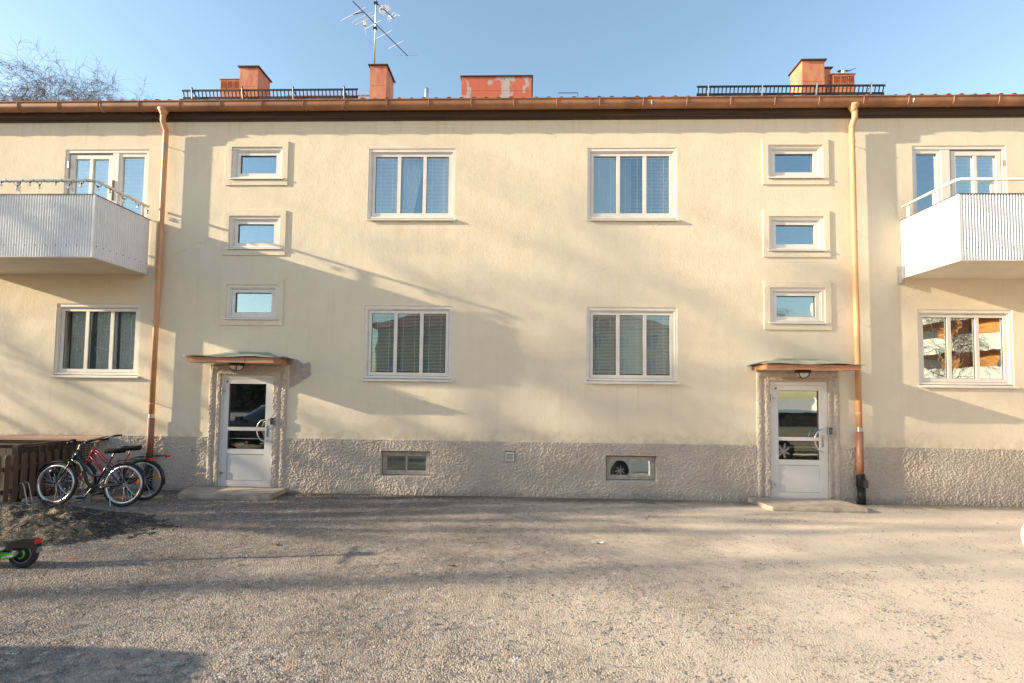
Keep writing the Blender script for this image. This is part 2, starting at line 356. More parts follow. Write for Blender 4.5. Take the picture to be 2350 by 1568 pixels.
# rough rendered plinth and door surrounds, real relief
def rough_panel(name, x0, x1, z0, z1, y, hs, step, amp, wob, border=True, profile=None):
    nx = int((x1 - x0) / step) + 1; nz = int((z1 - z0) / step) + 1
    xs = np.linspace(x0, x1, nx); zs = np.linspace(z0, z1, nz); X, Z = np.meshgrid(xs, zs)
    jx = N2(X * 60, Z * 60) * step * .8; jz = N3(X * 60, Z * 60) * step * .8
    relief = N1.fbm(X * 46 + 40, Z * 46 + 9, 2) * 1.0 + N2(X * 78, Z * 78) * .7 + N3(X * 9, Z * 9) * .5
    relief = np.maximum(relief, -.35) * (0.8 + .8 * (N3(X * 1.3, Z * 1.7) + .4))
    Y = y - amp * relief - wob * N3.fbm(X * 1.1, Z * 1.6)
    if profile is not None: Y = Y + profile(X, Z)
    keep = np.ones((nz, nx), bool)
    for a, b, c, d in hs: keep &= ~((X > a) & (X < b) & (Z > c) & (Z < d))
    edge = np.zeros((nz, nx), bool)
    if border: edge[:, 0] = edge[:, -1] = True; edge[-1, :] = True
    Y[edge] = .03
    quad = keep[:-1, :-1] & keep[1:, :-1] & keep[:-1, 1:] & keep[1:, 1:]
    # push the rim of every hole back so that the render wraps round the corner
    full = np.zeros((nz, nx), int); full[:-1, :-1] += quad; full[1:, :-1] += quad; full[:-1, 1:] += quad; full[1:, 1:] += quad
    rim = (full > 0) & (full < 4); rim[0, :] = rim[-1, :] = False; rim[:, 0] = rim[:, -1] = False
    Y[rim] = .10; jx[rim] = 0; jz[rim] = 0; jx[edge] = 0
    P = np.stack([X + jx, Y, Z + jz], -1).reshape(-1, 3).astype(np.float32)
    ii, jj = np.nonzero(quad); a = ii * nx + jj
    F = np.stack([a, a + 1, a + nx + 1, a + nx], 1).astype(np.int32)
    me = bpy.data.meshes.new(name); me.vertices.add(len(P)); me.vertices.foreach_set('co', P.ravel())
    me.loops.add(F.size); me.loops.foreach_set('vertex_index', F.ravel())
    me.polygons.add(len(F)); me.polygons.foreach_set('loop_start', np.arange(0, F.size, 4, dtype=np.int32)); me.polygons.foreach_set('loop_total', np.full(len(F), 4, np.int32))
    me.update(); me.validate(); me.materials.append(M['plinth']); me.shade_smooth(); return link(name, me, B)
sur_L = (-6.005, -4.500); sur_R = (4.200, 5.690)
flare = lambda X, Z: -.03 * np.clip((.16 - Z) / .16, 0, 1) ** 2 - .004 * np.clip((PL_T - Z), 0, 1)
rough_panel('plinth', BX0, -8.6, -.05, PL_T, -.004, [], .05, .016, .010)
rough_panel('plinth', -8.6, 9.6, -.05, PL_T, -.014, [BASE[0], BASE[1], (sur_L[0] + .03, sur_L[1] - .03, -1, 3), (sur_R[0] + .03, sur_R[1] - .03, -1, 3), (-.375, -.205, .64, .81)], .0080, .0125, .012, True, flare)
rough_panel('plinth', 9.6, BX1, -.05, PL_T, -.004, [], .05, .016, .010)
def surround(s, dr, top):
    cx = (s[0] + s[1]) / 2; hw = (s[1] - s[0]) / 2
    def prof(X, Z):
        e = np.minimum(hw - np.abs(X - cx), top - Z)         # distance from outer rim
        return .022 * np.exp(-((e - .125) / .03) ** 2) + .018 * np.exp(-((e - .0) / .025) ** 2)
    rough_panel('door_surround', s[0], s[1], -.05, top, -.036, [(dr[0], dr[1], -1, dr[3])], .0080, .012, .006, True, prof)
surround(sur_L, DL, 2.375); surround(sur_R, DR, 2.375)

# plaster bands round the stair windows
for s in (SL, SR):
    for z0, z1 in STZ:
        MB().ring(s[0] - .105, s[1] + .105, z0 - .115, z1 + .108, .105, .105, .108, .10, -.02, -.001).build('plaster_band', M['stucco'], B)
# bare patch beside the left canopy
pp = [(-4.47, 2.43), (-4.36, 2.50), (-4.22, 2.40), (-4.10, 2.44), (-4.07, 2.36), (-4.08, 2.28), (-4.06, 2.21), (-4.11, 2.15), (-4.19, 2.11), (-4.27, 2.05), (-4.36, 2.00), (-4.47, 1.94)]
MB().prism([(x, -.001, z) for x, z in pp], (0, -.006, 0)).build('plaster_patch', M['patch'], B)
# rusty wall ring by the right edge of the picture
MB().tube([(9.0 + .035 * math.cos(a), -.03, 1.085 + .05 * math.sin(a)) for a in np.linspace(-.3, 3.4, 10)], .006, 6).box(8.985, 9.03, -.04, -.001, 1.12, 1.145).build('wall_ring', M['pipe_low'], B)
MB().tube([(-6.31, -.04, .755), (-6.31, .01, .755)], .02, 10).build('wall_plug', M['galv'], B)

# ---- windows
def slats(parent, x0, x1, z0, z1, y, tilt, pitch=.027, name='slat'):
    mb = MB(); hw = .0125; c, s_ = math.cos(tilt), math.sin(tilt); W = (x1 - x0)
    mb.obox((0, 0, 0), (W / 2, 0, 0), (0, hw * c, hw * s_), (0, -.0006 * s_, .0006 * c))
    me = bpy.data.meshes.new(name); me.from_pydata(mb.v, [], mb.f); me.materials.append(M['slat'])
    z = z1 - .03
    while z > z0 + .01:
        link(name, me, parent, ((x0 + x1) / 2, y, z)); z -= pitch
    MB().box(x0, x1, y - .012, y + .012, z1 - .025, z1).build('blind_rail', M['slat'], parent)
    for q in (.24, .76): MB().box(x0 + W * q, x0 + W * q + .005, y - .0145, y - .013, z0, z1 - .025).build('blind_cord', M['slat'], parent)
def curtain(parent, x0, x1, z0, z1, y, taper=0., amp=.02, waves=7):
    n = 60; m = 14; P = np.zeros((m, n, 3))
    for i in range(m):
        t = i / (m - 1); a, b = x0, lerp(x1, x0 + (x1 - x0) * (1 - taper), t)
        for j in range(n):
            u = j / (n - 1); P[i, j] = (lerp(a, b, u), y + amp * math.sin(u * waves * 6.28 + t), lerp(z1, z0, t))
    MB().grid(P).build('curtain', M['curtain'], parent, True)
def sill(parent, x0, x1, z0):
    e = .035
    MB().prism([(x0 - e, .05, z0 + .050), (x0 - e, .05, z0 + .044), (x0 - e, -.036, z0 + .012), (x0 - e, -.036, z0 - .006), (x0 - e, -.042, z0 - .006), (x0 - e, -.042, z0 + .020)], (x1 - x0 + 2 * e, 0, 0)).build('sill', M['paint'], parent)
def window3(x0, x1, z0, z1, glass, fills):
    W = MB().ring(x0, x1, z0 + .052, z1, .042, .045, .058, .03, .012, .12).build('window', M['paint'], B)
    MB().ring(x0 + .042, x1 - .045, z0 + .082, z1 - .058, .022, .022, .022, .012, .030, .12).build('frame', M['paint'], W)
    a, b, c, d = x0 + .070, x1 - .073, z0 + .100, z1 - .086
    MB().box(a - .005, b + .005, .062, .066, c - .005, d + .005).build('seal', M['seal'], W) if False else None
    MB().ring(a, b, c, d, .052, .052, .055, .062, .040, .10).build('sash', M['paint'], W)
    gx0, gx1, gz0, gz1 = a + .052, b - .052, c + .062, d - .055
    mw = .066; pw = (gx1 - gx0 - 2 * mw) / 3
    for k in range(3):
        px = gx0 + k * (pw + mw)
        if k: MB().box(px - mw, px, .042, .098, gz0, gz1).build('mullion', M['paint'], W)
        MB().box(px, px + pw, .070, .074, gz0, gz1).build('pane', glass, W)
        MB().ring(px, px + pw, gz0, gz1, .006, .006, .008, .006, .062, .0695).build('seal', M['seal'], W)
        f = fills[k]
        if f: f(W, px, px + pw, gz0, gz1)
    sill(W, x0, x1, z0)
    return W
def bl(tilt, frac=1.0): return lambda W, a, b, c, d: slats(W, a, b, lerp(d, c, frac), d, .088, tilt)
def cu(taper, off=.0): return lambda W, a, b, c, d: curtain(W, a + off, b + .005, c - .05, d + .04, .20, taper)
def both(*fs):
    def g(*a):
        for f in fs: f(*a)
    return g
G, GW = M['glass'], M['glass_wavy']
WA = window3(*COLS['a'], UB, UT, G, (bl(1.05), both(cu(.55), bl(1.0, .02)), bl(1.15)))
WB = window3(*COLS['b'], UB, UT, G, (both(bl(1.1), cu(.0)), both(bl(.55), lambda W, a, b, c, d: curtain(W, a, a + .24, c, d, .2)), bl(1.0)))
WC = window3(*COLS['a'], LB, LT, M['glass_low'], (bl(.62), bl(.55), bl(.58)))
WD = window3(*COLS['b'], LB, LT, M['glass_low'], (bl(.8), bl(1.2), bl(.95)))
WE = window3(*COLS['e'], LB, LT, M['glass_low'], (cu(.25), cu(.0, .02), cu(.05)))
WF = window3(*COLS['f'], LB, LT, GW, (None, None, None))
def stair_window(x0, x1, z0, z1):
    W = MB().ring(x0, x1, z0 + .04, z1, .055, .055, .055, .022, .005, .12).build('window', M['paint'], B)
    MB().ring(x0 + .055, x1 - .055, z0 + .062, z1 - .055, .026, .026, .024, .012, .024, .12).build('frame', M['paint'], W)
    a, b, c, d = x0 + .086, x1 - .086, z0 + .076, z1 - .084
    MB().ring(a, b, c, d, .062, .062, .062, .062, .036, .10).build('sash', M['paint'], W)
    MB().ring(a + .062, b - .062, c + .062, d - .062, .009, .009, .012, .008, .056, .0695).build('seal', M['seal'], W)
    MB().box(a + .062, b - .062, .07, .074, c + .062, d - .062).build('pane', M['glass_stair'], W)
    sill(W, x0, x1, z0); return W
for s in (SL, SR):
    for z0, z1 in STZ: stair_window(s[0], s[1], z0, z1)
def balcony_door(x0, x1, z1, door_left):
    z0 = FLOOR_B
    W = MB().ring(x0, x1, z0, z1, .045, .05, .06, 0, .012, .12).build('balcony_door', M['paint'], B)
    wside = .56 if door_left else .55
    if door_left: dx0, dx1, wx0, wx1 = x0 + .045, x1 - .05 - wside - .12, x1 - .05 - wside, x1 - .05
    else: wx0, wx1, dx0, dx1 = x0 + .045, x0 + .045 + wside - .06, x0 + .045 + wside + .10, x1 - .05
    px0, px1 = (dx1, wx0) if door_left else (wx1, dx0)
    MB().box(px0 + .001, px1 - .001, .018, .118, z0, z1 - .06).build('post', M['paint'], W)
    L_ = MB().ring(dx0 + .03, dx1 - .02, z0 + .02, z1 - .085, .085, .075, .085, .25, .036, .10); L_.box((dx0 + dx1) / 2 - .03, (dx0 + dx1) / 2 + .03, .04, .098, z0 + .271, z1 - .171)
    leaf = L_.build('leaf', M['paint'], W)
    for a, b in ((dx0 + .115, (dx0 + dx1) / 2 - .03), ((dx0 + dx1) / 2 + .03, dx1 - .095)):
        MB().box(a, b, .07, .074, z0 + .27, z1 - .17).build('pane', G, W); slats(W, a, b, z0 + .6, z1 - .17, .09, 1.1)
    MB().ring(wx0, wx1, z0 + .02, z1 - .06, .05, .055, .07, .25, .03, .10).build('sash', M['paint'], W)
    MB().box(wx0 + .05, wx1 - .055, .07, .074, z0 + .27, z1 - .13).build('pane', G, W)
    if door_left: slats(W, wx0 + .05, wx1 - .055, z0 + .5, z1 - .13, .09, 1.0)
    hx = dx0 + .018 if door_left else dx1 - .01
    for hz in (6.26, 5.55): MB().tube([(hx, .008, hz - .06), (hx, .008, hz - .002)], .014, 8).tube([(hx, .008, hz + .002), (hx, .008, hz + .06)], .014, 8).build('hinge', M['galv'], W)
    if door_left: MB().box(px0 + .02, px0 + .05, .004, .0175, 5.55, 5.95).build('worn_strip', M['bark'], W)
balcony_door(-9.08, -7.405, 6.56, True); balcony_door(7.095, 8.785, 6.575, False)

# basement windows
for i, (x0, x1, z0, z1) in enumerate(BASE):
    MB().add([(x0 - .012, -.004, z0 - .012), (x1 + .012, -.004, z0 - .012), (x1 + .012, -.004, z1 + .012), (x0 - .012, -.004, z1 + .012), (x0 + .012, .14, z0 + .02), (x1 - .012, .14, z0 + .02), (x1 - .012, .14, z1 - .012), (x0 + .012, .14, z1 - .012)], [(0, 1, 5, 4), (1, 2, 6, 5), (2, 3, 7, 6), (3, 0, 4, 7)]).build('basement_reveal', M['plinth'], B)
    W = MB().ring(x0 + .012, x1 - .012, z0 + .02, z1 - .012, .035, .035, .035, .03, .055, .13).build('basement_window', M['oldframe'], B)
    a, b, c, d = x0 + .05, x1 - .05, z0 + .053, z1 - .05
    MB().ring(a, b, c, d, .035, .035, .035, .04, .065, .12).build('sash', M['oldframe'], W)
    mid = (a + b) / 2
    MB().box(mid - .014, mid + .014, .067, .118, c + .04, d - .035).build('mullion', M['oldframe'], W)
    for p, q in ((a + .035, mid - .014), (mid + .014, b - .035)):
        zt_ = (d - .035 - c - .04) / 2; pn = MB().box(p - (p + q) / 2, q - (p + q) / 2, -.0015, .0015, -zt_, zt_).build('pane', M['glass_wavy'] if i else M['glass'], W, False, ((p + q) / 2, .089, (c + .04 + d - .035) / 2)); pn.rotation_euler = (R(-3.9) if i else 0, 0, 0)
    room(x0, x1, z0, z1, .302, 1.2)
# vent grille in the plinth
V_ = MB().ring(-.372, -.208, .643, .807, .016, .016, .016, .016, -.034, -.008).build('vent_grille', M['paint'], B)
MB().box(-.356, -.224, -.012, -.008, .659, .791).build('backing', M['seal'], V_)
sm = MB().obox((0, 0, 0), (.066, 0, 0), (0, .010, -.006), (0, .002, .0035)); mes = bpy.data.meshes.new('slat'); mes.from_pydata(sm.v, [], sm.f); mes.materials.append(M['paint'])
for k in range(5): link('slat', mes, V_, (-.29, -.024, .672 + k * .0265))

# ---- entrance doors
def entrance(dr, mir):
    x0, x1, z0, z1 = dr
    MB().box(x0, x1, .02, .299, 0., z0).build('threshold', M['concrete'], B)
    D = MB().ring(x0, x1, z0, z1, .045, .045, .062, .012, -.012, .10).build('entrance_door', M['door'], B)
    a, b, c, d = x0 + .047, x1 - .047, z0 + .014, z1 - .066
    lf = MB().ring(a, b, c, d, .100, .100, .092, .100, -.006, .055)
    zt, zb = z0 + 1.11, z0 + 1.045
    lf.box(a + .1, b - .1, -.006, .055, zb, zt); lf.box(a + .1, b - .1, -.006, .055, z0 + .605, z0 + .70)
    lf.build('leaf', M['door'], D)
    MB().ring(a - .0015, b + .0015, c - .001, d + .0015, .003, .003, .003, .0, .002, .05).build('gap', M['seal'], D)
    MB().box(a + .1, b - .1, .0225, .0285, zt, d - .092).build('pane', M['glass_door'], D)
    MB().box(a + .1, b - .1, .0225, .0285, z0 + .70, zb).build('pane', M['glass_door'], D)
    MB().ring(a + .1, b - .1, zt, d - .092, .008, .008, .008, .008, .004, .022).build('seal', M['seal'], D)
    MB().ring(a + .1, b - .1, z0 + .70, zb, .008, .008, .008, .008, .004, .022).build('seal', M['seal'], D)
    kp = MB().box(a + .106, b - .106, .003, .03, c + .106, z0 + .599).build('kick_panel', M['door'], D)
    MB().ring(a + .1, b - .1, c + .1, z0 + .605, .006, .006, .006, .006, .012, .03).build('seal', M['seal'], D)
    hc = z0 + 1.06; hx = b - .045
    pts = [(hx - .0, -.006, hc + .20)] + [(hx - .17 * math.sin(t) ** .8 - .0, -.07, hc + .20 * math.cos(t)) for t in np.linspace(.12, math.pi - .12, 14)] + [(hx, -.006, hc - .20)]
    MB().tube(catmull(pts, 3), .013, 10).build('handle', M['chrome'], D, True)
    MB().box(b - .062, b - .028, -.012, -.006, hc - .13, hc + .09).build('lock_plate', M['chrome'], D)
    MB().lathe((b - .045, -.012, hc + .05), (0, -1, 0), [(.024, 0), (.024, .012), (.017, .02)], 14).build('lock_cylinder', M['chrome'], D)
    for hz in (z0 + .25, z1 - .30):
        MB().tube([(x0 + .02, -.026, hz - .065), (x0 + .02, -.026, hz - .002)], .014, 10).tube([(x0 + .02, -.026, hz + .002), (x0 + .02, -.026, hz + .065)], .014, 10).box(x0 + .02, x0 + .09, -.016, -.0121, hz - .02, hz + .02).build('hinge', M['galv'], D)
    MB().lathe((a + .06, -.006, d - .055), (0, -1, 0), [(.022, 0), (.022, .003)], 14).build('badge', M['pipe_low'], D)
    K = MB().box(x1 - .02, x1 + .055, -.078, -.0125, hc + .10, hc + .245).build('keypad', M['galv'], B)
    MB().box(x1 - .012, x1 + .047, -.081, -.0785, hc + .112, hc + .232).build('face', M['black_plastic'], K)
    kb = MB().box(-.006, .006, -.003, 0, -.006, .006); kme = bpy.data.meshes.new('key'); kme.from_pydata(kb.v, [], kb.f); kme.materials.append(M['chrome'])
    for r_ in range(4):
        for c_ in range(3): link('key', kme, K, (x1 - .0005 + c_ * .018, -.0815, hc + .135 + r_ * .022))
entrance(DL, 0); entrance(DR, 0)

# ---- entrance canopies
def canopy(x0, x1, zb, zt, blue_right):
    yf = -.53
    C = MB().box(x0 + .02, x1 - .02, yf + .02, -.025, zb + .006, zt - .004).build('canopy', M['slab'], B)
    # fascia boards, three lengths with slightly open joints
    n = 3; L_ = (x1 - x0) / n
    for k in range(n):
        MB().obox(((x0 + L_ * (k + .5)), yf + .004 - .003 * (k % 2), (zb + zt) / 2 - .002 * (k % 2)), (L_ / 2 - .002, 0, 0), (0, .008, 0), (0, 0, (zt - zb) / 2)).build('fascia', M['fascia'], C)
    MB().box(x0, x0 + .016, yf + .018, -.03, zb, zt).build('fascia', M['fascia'], C); MB().box(x1 - .016, x1, yf + .018, -.03, zb, zt).build('fascia', M['fascia'], C)
    # low hipped sheet roof, edge buckled
    n = 33; m = 9; P = np.zeros((m, n, 3))
    for i in range(m):
        v = i / (m - 1)
        for j in range(n):
            u = j / (n - 1); e = min(u, 1 - u) / .27
            h = .125 * min(1, max(0, e)) ** 1.2 * v
            h += .010 * math.sin(u * 11 + v * 2) * (1 - v) + .006 * N1(np.array(u * 9.), np.array(v * 4.))
            P[i, j] = (lerp(x0 - .035, x1 + .035, u), lerp(yf - .045, -.004, v), zt + .018 + h)
    sh = MB().grid(P); Q = P.copy(); Q[..., 2] -= .010; sh.grid(Q)
    k = n * m
    for j in range(n - 1): sh.f.append((j, j + 1, k + j + 1, k + j))
    for i in range(m - 1): sh.f.append((i * n, (i + 1) * n, k + (i + 1) * n, k + i * n)); sh.f.append((i * n + n - 1, (i + 1) * n + n - 1, k + (i + 1) * n + n - 1, k + i * n + n - 1))
    sh.build('roof_sheet', M['verdigris'], C, True)
    # loose zinc flashing at one end
    s_ = 1 if blue_right else -1; xe = x1 if blue_right else x0
    MB().obox((xe + s_ * .02, -.22, zt + .035), (.085, 0, -.018 * s_), (0, .215, -.012), (.002 * s_, 0, .006)).build('flashing', M['bluezinc'], C)
    MB().obox((xe + s_ * .015, -.055, zt - .045), (.045, 0, 0), (0, .03, 0), (0, 0, .035)).build('gutter_stub', M['bluezinc'], C)
    for xx in (lerp(x0, x1, .2), lerp(x0, x1, .78)): MB().box(xx, xx + .008, yf - .04, -.1, zt + .05, zt + .075).build('seam', M['verdigris'], C) if False else None
    xm = lerp(x0, x1, .475)
    LP = MB().lathe((xm, -.27, zb + .004), (0, 0, -1), [(.125, 0), (.13, .02), (.13, .045), (.118, .05)], 24).build('entrance_lamp', M['blackmetal'], B)
    MB().lathe((xm, -.27, zb - .046), (0, 0, -1), [(.113, 0), (.105, .03), (.08, .062), (.045, .082), (.0, .09)], 24).build('lamp_glass', M['lampglass'], LP, True)
    for ang in (0.5, 2.1):
        ca, sa = math.cos(ang), math.sin(ang)
        MB().tube([(xm + ca * .118 * math.cos(t), -.27 + sa * .118 * math.cos(t), zb - .044 - .096 * math.sin(t)) for t in np.linspace(0, math.pi, 13)], .008, 6).build('guard_bar', M['blackmetal'], LP)
canopy(-6.10, -4.50, 2.385, 2.478, True); canopy(4.145, 5.735, 2.366, 2.450, False)

# ---- balconies
def balcony(x0, x1, corner, lights):
    zs, zb, zt, yf = 4.03, 4.10, 5.155, -1.2
    C = MB().box(x0 + .03, x1 - .03, yf + .03, -.002, zb + .02, FLOOR_B - .06).build('balcony', M['slab'], B)
    pit, a = .0455, .011
    def corr(p0, p1, nrm):
        p0 = Vector(p0); p1 = Vector(p1); L_ = (p1 - p0).length; n = int(L_ / pit) * 8; P = np.zeros((2, n + 1, 3)); nv = Vector(nrm)
        for j in range(n + 1):
            u = j / n; d = a * max(-1, min(1, 1.8 * math.sin(2 * math.pi * u * L_ / pit)))
            q = p0.lerp(p1, u) + nv * d
            P[0, j] = (q.x, q.y, zb); P[1, j] = (q.x, q.y, zt)
        return MB().grid(P).build('cladding', M['corr'], C, False)
    corr((x0, yf, 0), (x1, yf, 0), (0, 1, 0))
    xs = x0 if corner == 'L' else x1; nx = 1 if corner == 'L' else -1
    xo = x1 if corner == 'L' else x0
    corr((xs, yf, 0), (xs, -.02, 0), (nx, 0, 0)); corr((xo, yf, 0), (xo, -.02, 0), (-nx, 0, 0))
    for xx in (x0, x1): MB().box(xx - .013, xx + .013, yf - .013, yf + .013, zb - .004, zt).build('corner_trim', M['corr'], C)
    e = .016
    MB().box(x0 - e, x1 + e, yf - e, yf + e, zt, zt + .012).box(x0 - e, x0 + e, yf + e, -.003, zt, zt + .012).box(x1 - e, x1 + e, yf + e, -.003, zt, zt + .012).build('top_trim', M['capdark'], C)
    MB().box(x0 - .01, x1 + .01, yf - .012, -.003, zb - .016, zb - .004).build('soffit', M['slab'], C)
    zr = 5.40; y2 = -.06
    MB().tube([(x0, y2, zr), (x0, yf + .03, zr), (x0 + .03, yf, zr), (x1 - .03, yf, zr), (x1, yf + .03, zr), (x1, y2, zr)], .024, 10).build('handrail', M['rail'], C, True)
    n = int((x1 - x0) / .9)
    px = [x0 + .55 + k * .95 for k in range(4) if x0 + .55 + k * .95 < x1 - .2] if corner == 'L' else [x1 - .42 - k * .95 for k in range(4) if x1 - .42 - k * .95 > x0 + .2]
    for q in px: MB().box(q - .03, q + .03, yf + .016, yf + .03, 4.3, zr - .01).build('post', M['rail'], C)
    for q in (-.16, -.72):
        for xx in (x0, x1): MB().box(xx + (.016 if xx == x0 else -.03), xx + (.03 if xx == x0 else -.016), q - .03, q + .03, 4.3, zr - .01).build('post', M['rail'], C)
    # row of screw heads
    sc = MB().lathe((0, 0, 0), (0, -1, 0), [(.008, 0), (.008, .006)], 6); sm_ = bpy.data.meshes.new('screw'); sm_.from_pydata(sc.v, [], sc.f); sm_.materials.append(M['seal'])
    for k in range(int((x1 - x0) / .18)): link('screw', sm_, C, (x0 + .09 + k * .18, yf - .010, zb + .19))
    for k in range(9):
        o = link('screw', sm_, C, (xs - nx * .010, yf + .06 + k * .135, zb + .19)); o.rotation_euler = (0, 0, -nx * math.pi / 2)
    return C
BL = balcony(-10.55, -7.315, 'R', True); BRt = balcony(6.855, 10.1, 'L', False)
# small drain spout under the right balcony
MB().box(6.79, 6.842, -.09, -.002, 3.98, 4.30).build('balcony_bracket', M['galv'], B)

# ---- eaves: dark moulded cornice, gutter, brackets, downpipes
MB().prism([(BX0, 0.002, 7.10), (BX0, -.02, 7.10), (BX0, -.03, 7.13), (BX0, -.055, 7.135), (BX0, -.075, 7.20), (BX0, -.10, 7.205), (BX0, -.105, 7.30), (BX0, .01, 7.30)], (BX1 - BX0, 0, 0)).build('cornice', M['cornice'], B)
GY, GZ, GR = -.172, 7.335, .085
gm = MB(); prof = [(GY + GR * math.cos(t), GZ - .03 + GR * math.sin(t)) for t in np.linspace(math.pi, 2 * math.pi, 13)]
prof = [(GY - GR, GZ + .03)] + prof + [(GY + GR, GZ + .03)]
inn = [(y * .0 + GY + (y - GY) * .95, z + .004) for y, z in prof][::-1]
gm.prism([(BX0, y, z) for y, z in prof + inn], (BX1 - BX0, 0, 0)); gut = gm.build('gutter', M['gutter'], B); smooth_angle(gut)
MB().tube([(BX0, GY - GR - .004, GZ + .032), (BX1, GY - GR - .004, GZ + .032)], .013, 8).build('gutter_bead', M['gutter'], gut)
bk = MB().tube([(0, GY - GR * 1.1, GZ + .035)] + [(0, GY + GR * 1.06 * math.cos(t), GZ - .03 + GR * 1.06 * math.sin(t)) for t in np.linspace(math.pi, 2 * math.pi, 11)], .007, 6)
bme = bpy.data.meshes.new('gutter_bracket'); bme.from_pydata(bk.v, [], bk.f); bme.materials.append(M['gutter'])
k = 0; x = BX0 + .4
while x < BX1 - .2: link('gutter_bracket', bme, gut, (x, 0, 0)); x += .795
for x in (-8.2, -3.5, 2.25, 6.95): MB().tube([(x, GY + GR * 1.03 * math.cos(t), GZ - .03 + GR * 1.03 * math.sin(t)) for t in np.linspace(math.pi * .95, 2 * math.pi, 10)], .006, 6).build('gutter_joint', M['galv'], gut)
def downpipe(x, xb, zjoint, zlow, zend, grate):
    py = -.100; r = .047
    D = MB().tube([(x, py, 6.88)] + [(lerp(x, xb, t), py, lerp(6.84, zjoint, t)) for t in (0, .33, .66, 1)], r, 16).build('downpipe', M['pipe'], B, True)
    sg = 1 if x < 0 else -1
    top = MB().lathe((x - .012, -.172, 7.13), (0, 0, 1), [(.05, 0), (.055, .03), (.085, .09), (.10, .125)], 16).build('outlet', M['pipe'], D, True)
    MB().tube([(x - .012 * sg, -.172, 7.15), (x - .012 * sg, -.172, 7.02), (x, py, 6.88)], r + .002, 16).build('elbow', M['pipe'], D)
    for z in (6.6, 4.92, 3.28, 1.62):
        t = (6.84 - z) / (6.84 - zjoint); xx = lerp(x, xb, t)
        MB().tube([(xx, py, z - .012), (xx, py, z + .012)], r + .005, 16).box(xx - .006, xx + .006, py + r, -.0, z - .005, z + .005).build('pipe_clip', M['pipe'], D)
    MB().tube([(xb, py, zjoint - .075), (xb, py, zjoint + .004)], r + .001, 16).build('pipe_band', M['galv'], D)
    MB().tube([(xb, py, zlow), (xb, py, zjoint - .07)], r + .010, 16).build('lower_pipe', M['pipe_low'], D, True)
    if grate:
        MB().tube([(xb + .015, py, zend), (xb + .015, py, zlow - .21)], r + .016, 16).build('standpipe', M['black_plastic'], D, True)
        # leaf trap with an arched open mouth
        mb = MB(); mb.lathe((xb + .008, py, zlow - .21), (0, 0, 1), [(.060, 0), (.070, .02), (.070, .19), (.062, .25)], 18)
        mb.build('leaf_trap', M['black_plastic'], D, True)
        arch = [(xb + .045 + .042 * math.cos(t), -.16, zlow - .115 + .05 * math.sin(t)) for t in np.linspace(0, math.pi, 9)] + [(xb + .003, -.16, zlow - .20), (xb + .087, -.16, zlow - .20)]
        MB().tube(arch, .011, 6, closed=True).build('trap_rim', M['black_plastic'], D)
        MB().prism([(p[0], -.1705, p[2]) for p in arch], (0, .004, 0)).build('trap_mouth', M['seal'], D)
    else: MB().tube([(xb, py, zend), (xb, py, zlow + .001)], r + .014, 16).build('standpipe', M['black_plastic'], D, True)
downpipe(-7.005, -7.035, 1.42, .58, .0, False); downpipe(5.945, 5.975, 1.36, .50, .0, True)

# ---- roof with clay tiles
PITCH = R(27); c27, s27 = math.cos(PITCH), math.sin(PITCH)
RY0, RZ0 = -.14, 7.402; RIDGE = BD / 2
def roof_pt(x, d, h=0): return (x, RY0 + d * c27 - h * s27, RZ0 + d * s27 + h * c27)
slope_len = (RIDGE - RY0) / c27
tp = .235; tl = .34
def tile_profile(u):          # u 0..1 across one pantile
    return .030 * math.sin(2 * math.pi * (u - .1)) + .012
n = int((BX1 - BX0) / tp); rb = MB(); cr = int(slope_len / tl)
cols_ = n * 6; P = np.zeros(((cr - 2) * 2, cols_ + 1, 3))
for i in range(2, cr):
    for k, (dd, lift) in enumerate(((i * tl, .028), ((i + 1) * tl - .005, 0.0))):
        for j in range(cols_ + 1): P[(i - 2) * 2 + k, j] = roof_pt(BX0 + j * tp / 6, dd, tile_profile((j % 6) / 6) + lift)
rb.grid(P)
rb.add([roof_pt(BX0, 0, -.06), roof_pt(BX1, 0, -.06), roof_pt(BX1, slope_len, -.06), roof_pt(BX0, slope_len, -.06)], [(0, 1, 2, 3)])
rb.add([(BX0, RIDGE, RZ0 + slope_len * s27 - .05), (BX1, RIDGE, RZ0 + slope_len * s27 - .05), (BX1, BD + .2, EAVE), (BX0, BD + .2, EAVE)], [(0, 1, 2, 3)])
for xx in (BX0, BX1): rb.add([(xx, 0.01, EAVE), (xx, BD, EAVE), (xx, RIDGE, RZ0 + slope_len * s27 - .1)], [(0, 1, 2)])
roof = rb.build('roof', M['tile'], B)
tm = MB(); P = np.zeros((4, 9, 3))
for j in range(9):
    u = j / 8; h = tile_profile(u)
    for k, (dd, hh) in enumerate(((.0, h - .012), (.0, h + .024), (tl * .5, h + .014), (tl, h + .004))):
        P[k, j] = (u * tp * 1.04, dd * c27 - hh * s27, dd * s27 + hh * c27)
tm.grid(P); tme = bpy.data.meshes.new('roof_tile'); tme.from_pydata(tm.v, [], tm.f); tme.materials.append(M['tile'])
i0, i1 = int((-11.5 - BX0) / tp), int((11.2 - BX0) / tp)
for course in (0, 1):
    for i in range(i0, i1):
        o = link('roof_tile', tme, roof, roof_pt(BX0 + i * tp, course * tl + random.uniform(-.012, .012), random.uniform(-.004, .008)))
for course in (0, 1):
    for a, b in ((0, i0), (i1, n)):
        rb2 = MB(); P = np.zeros((2, (b - a) * 6 + 1, 3))
        for k in (0, 1):
            for j in range((b - a) * 6 + 1): P[k, j] = roof_pt(BX0 + (a + j / 6) * tp, (course + k) * tl, tile_profile((j % 6) / 6) + .028 * (1 - k))
        rb2.grid(P).build('tile_course', M['tile'], roof)
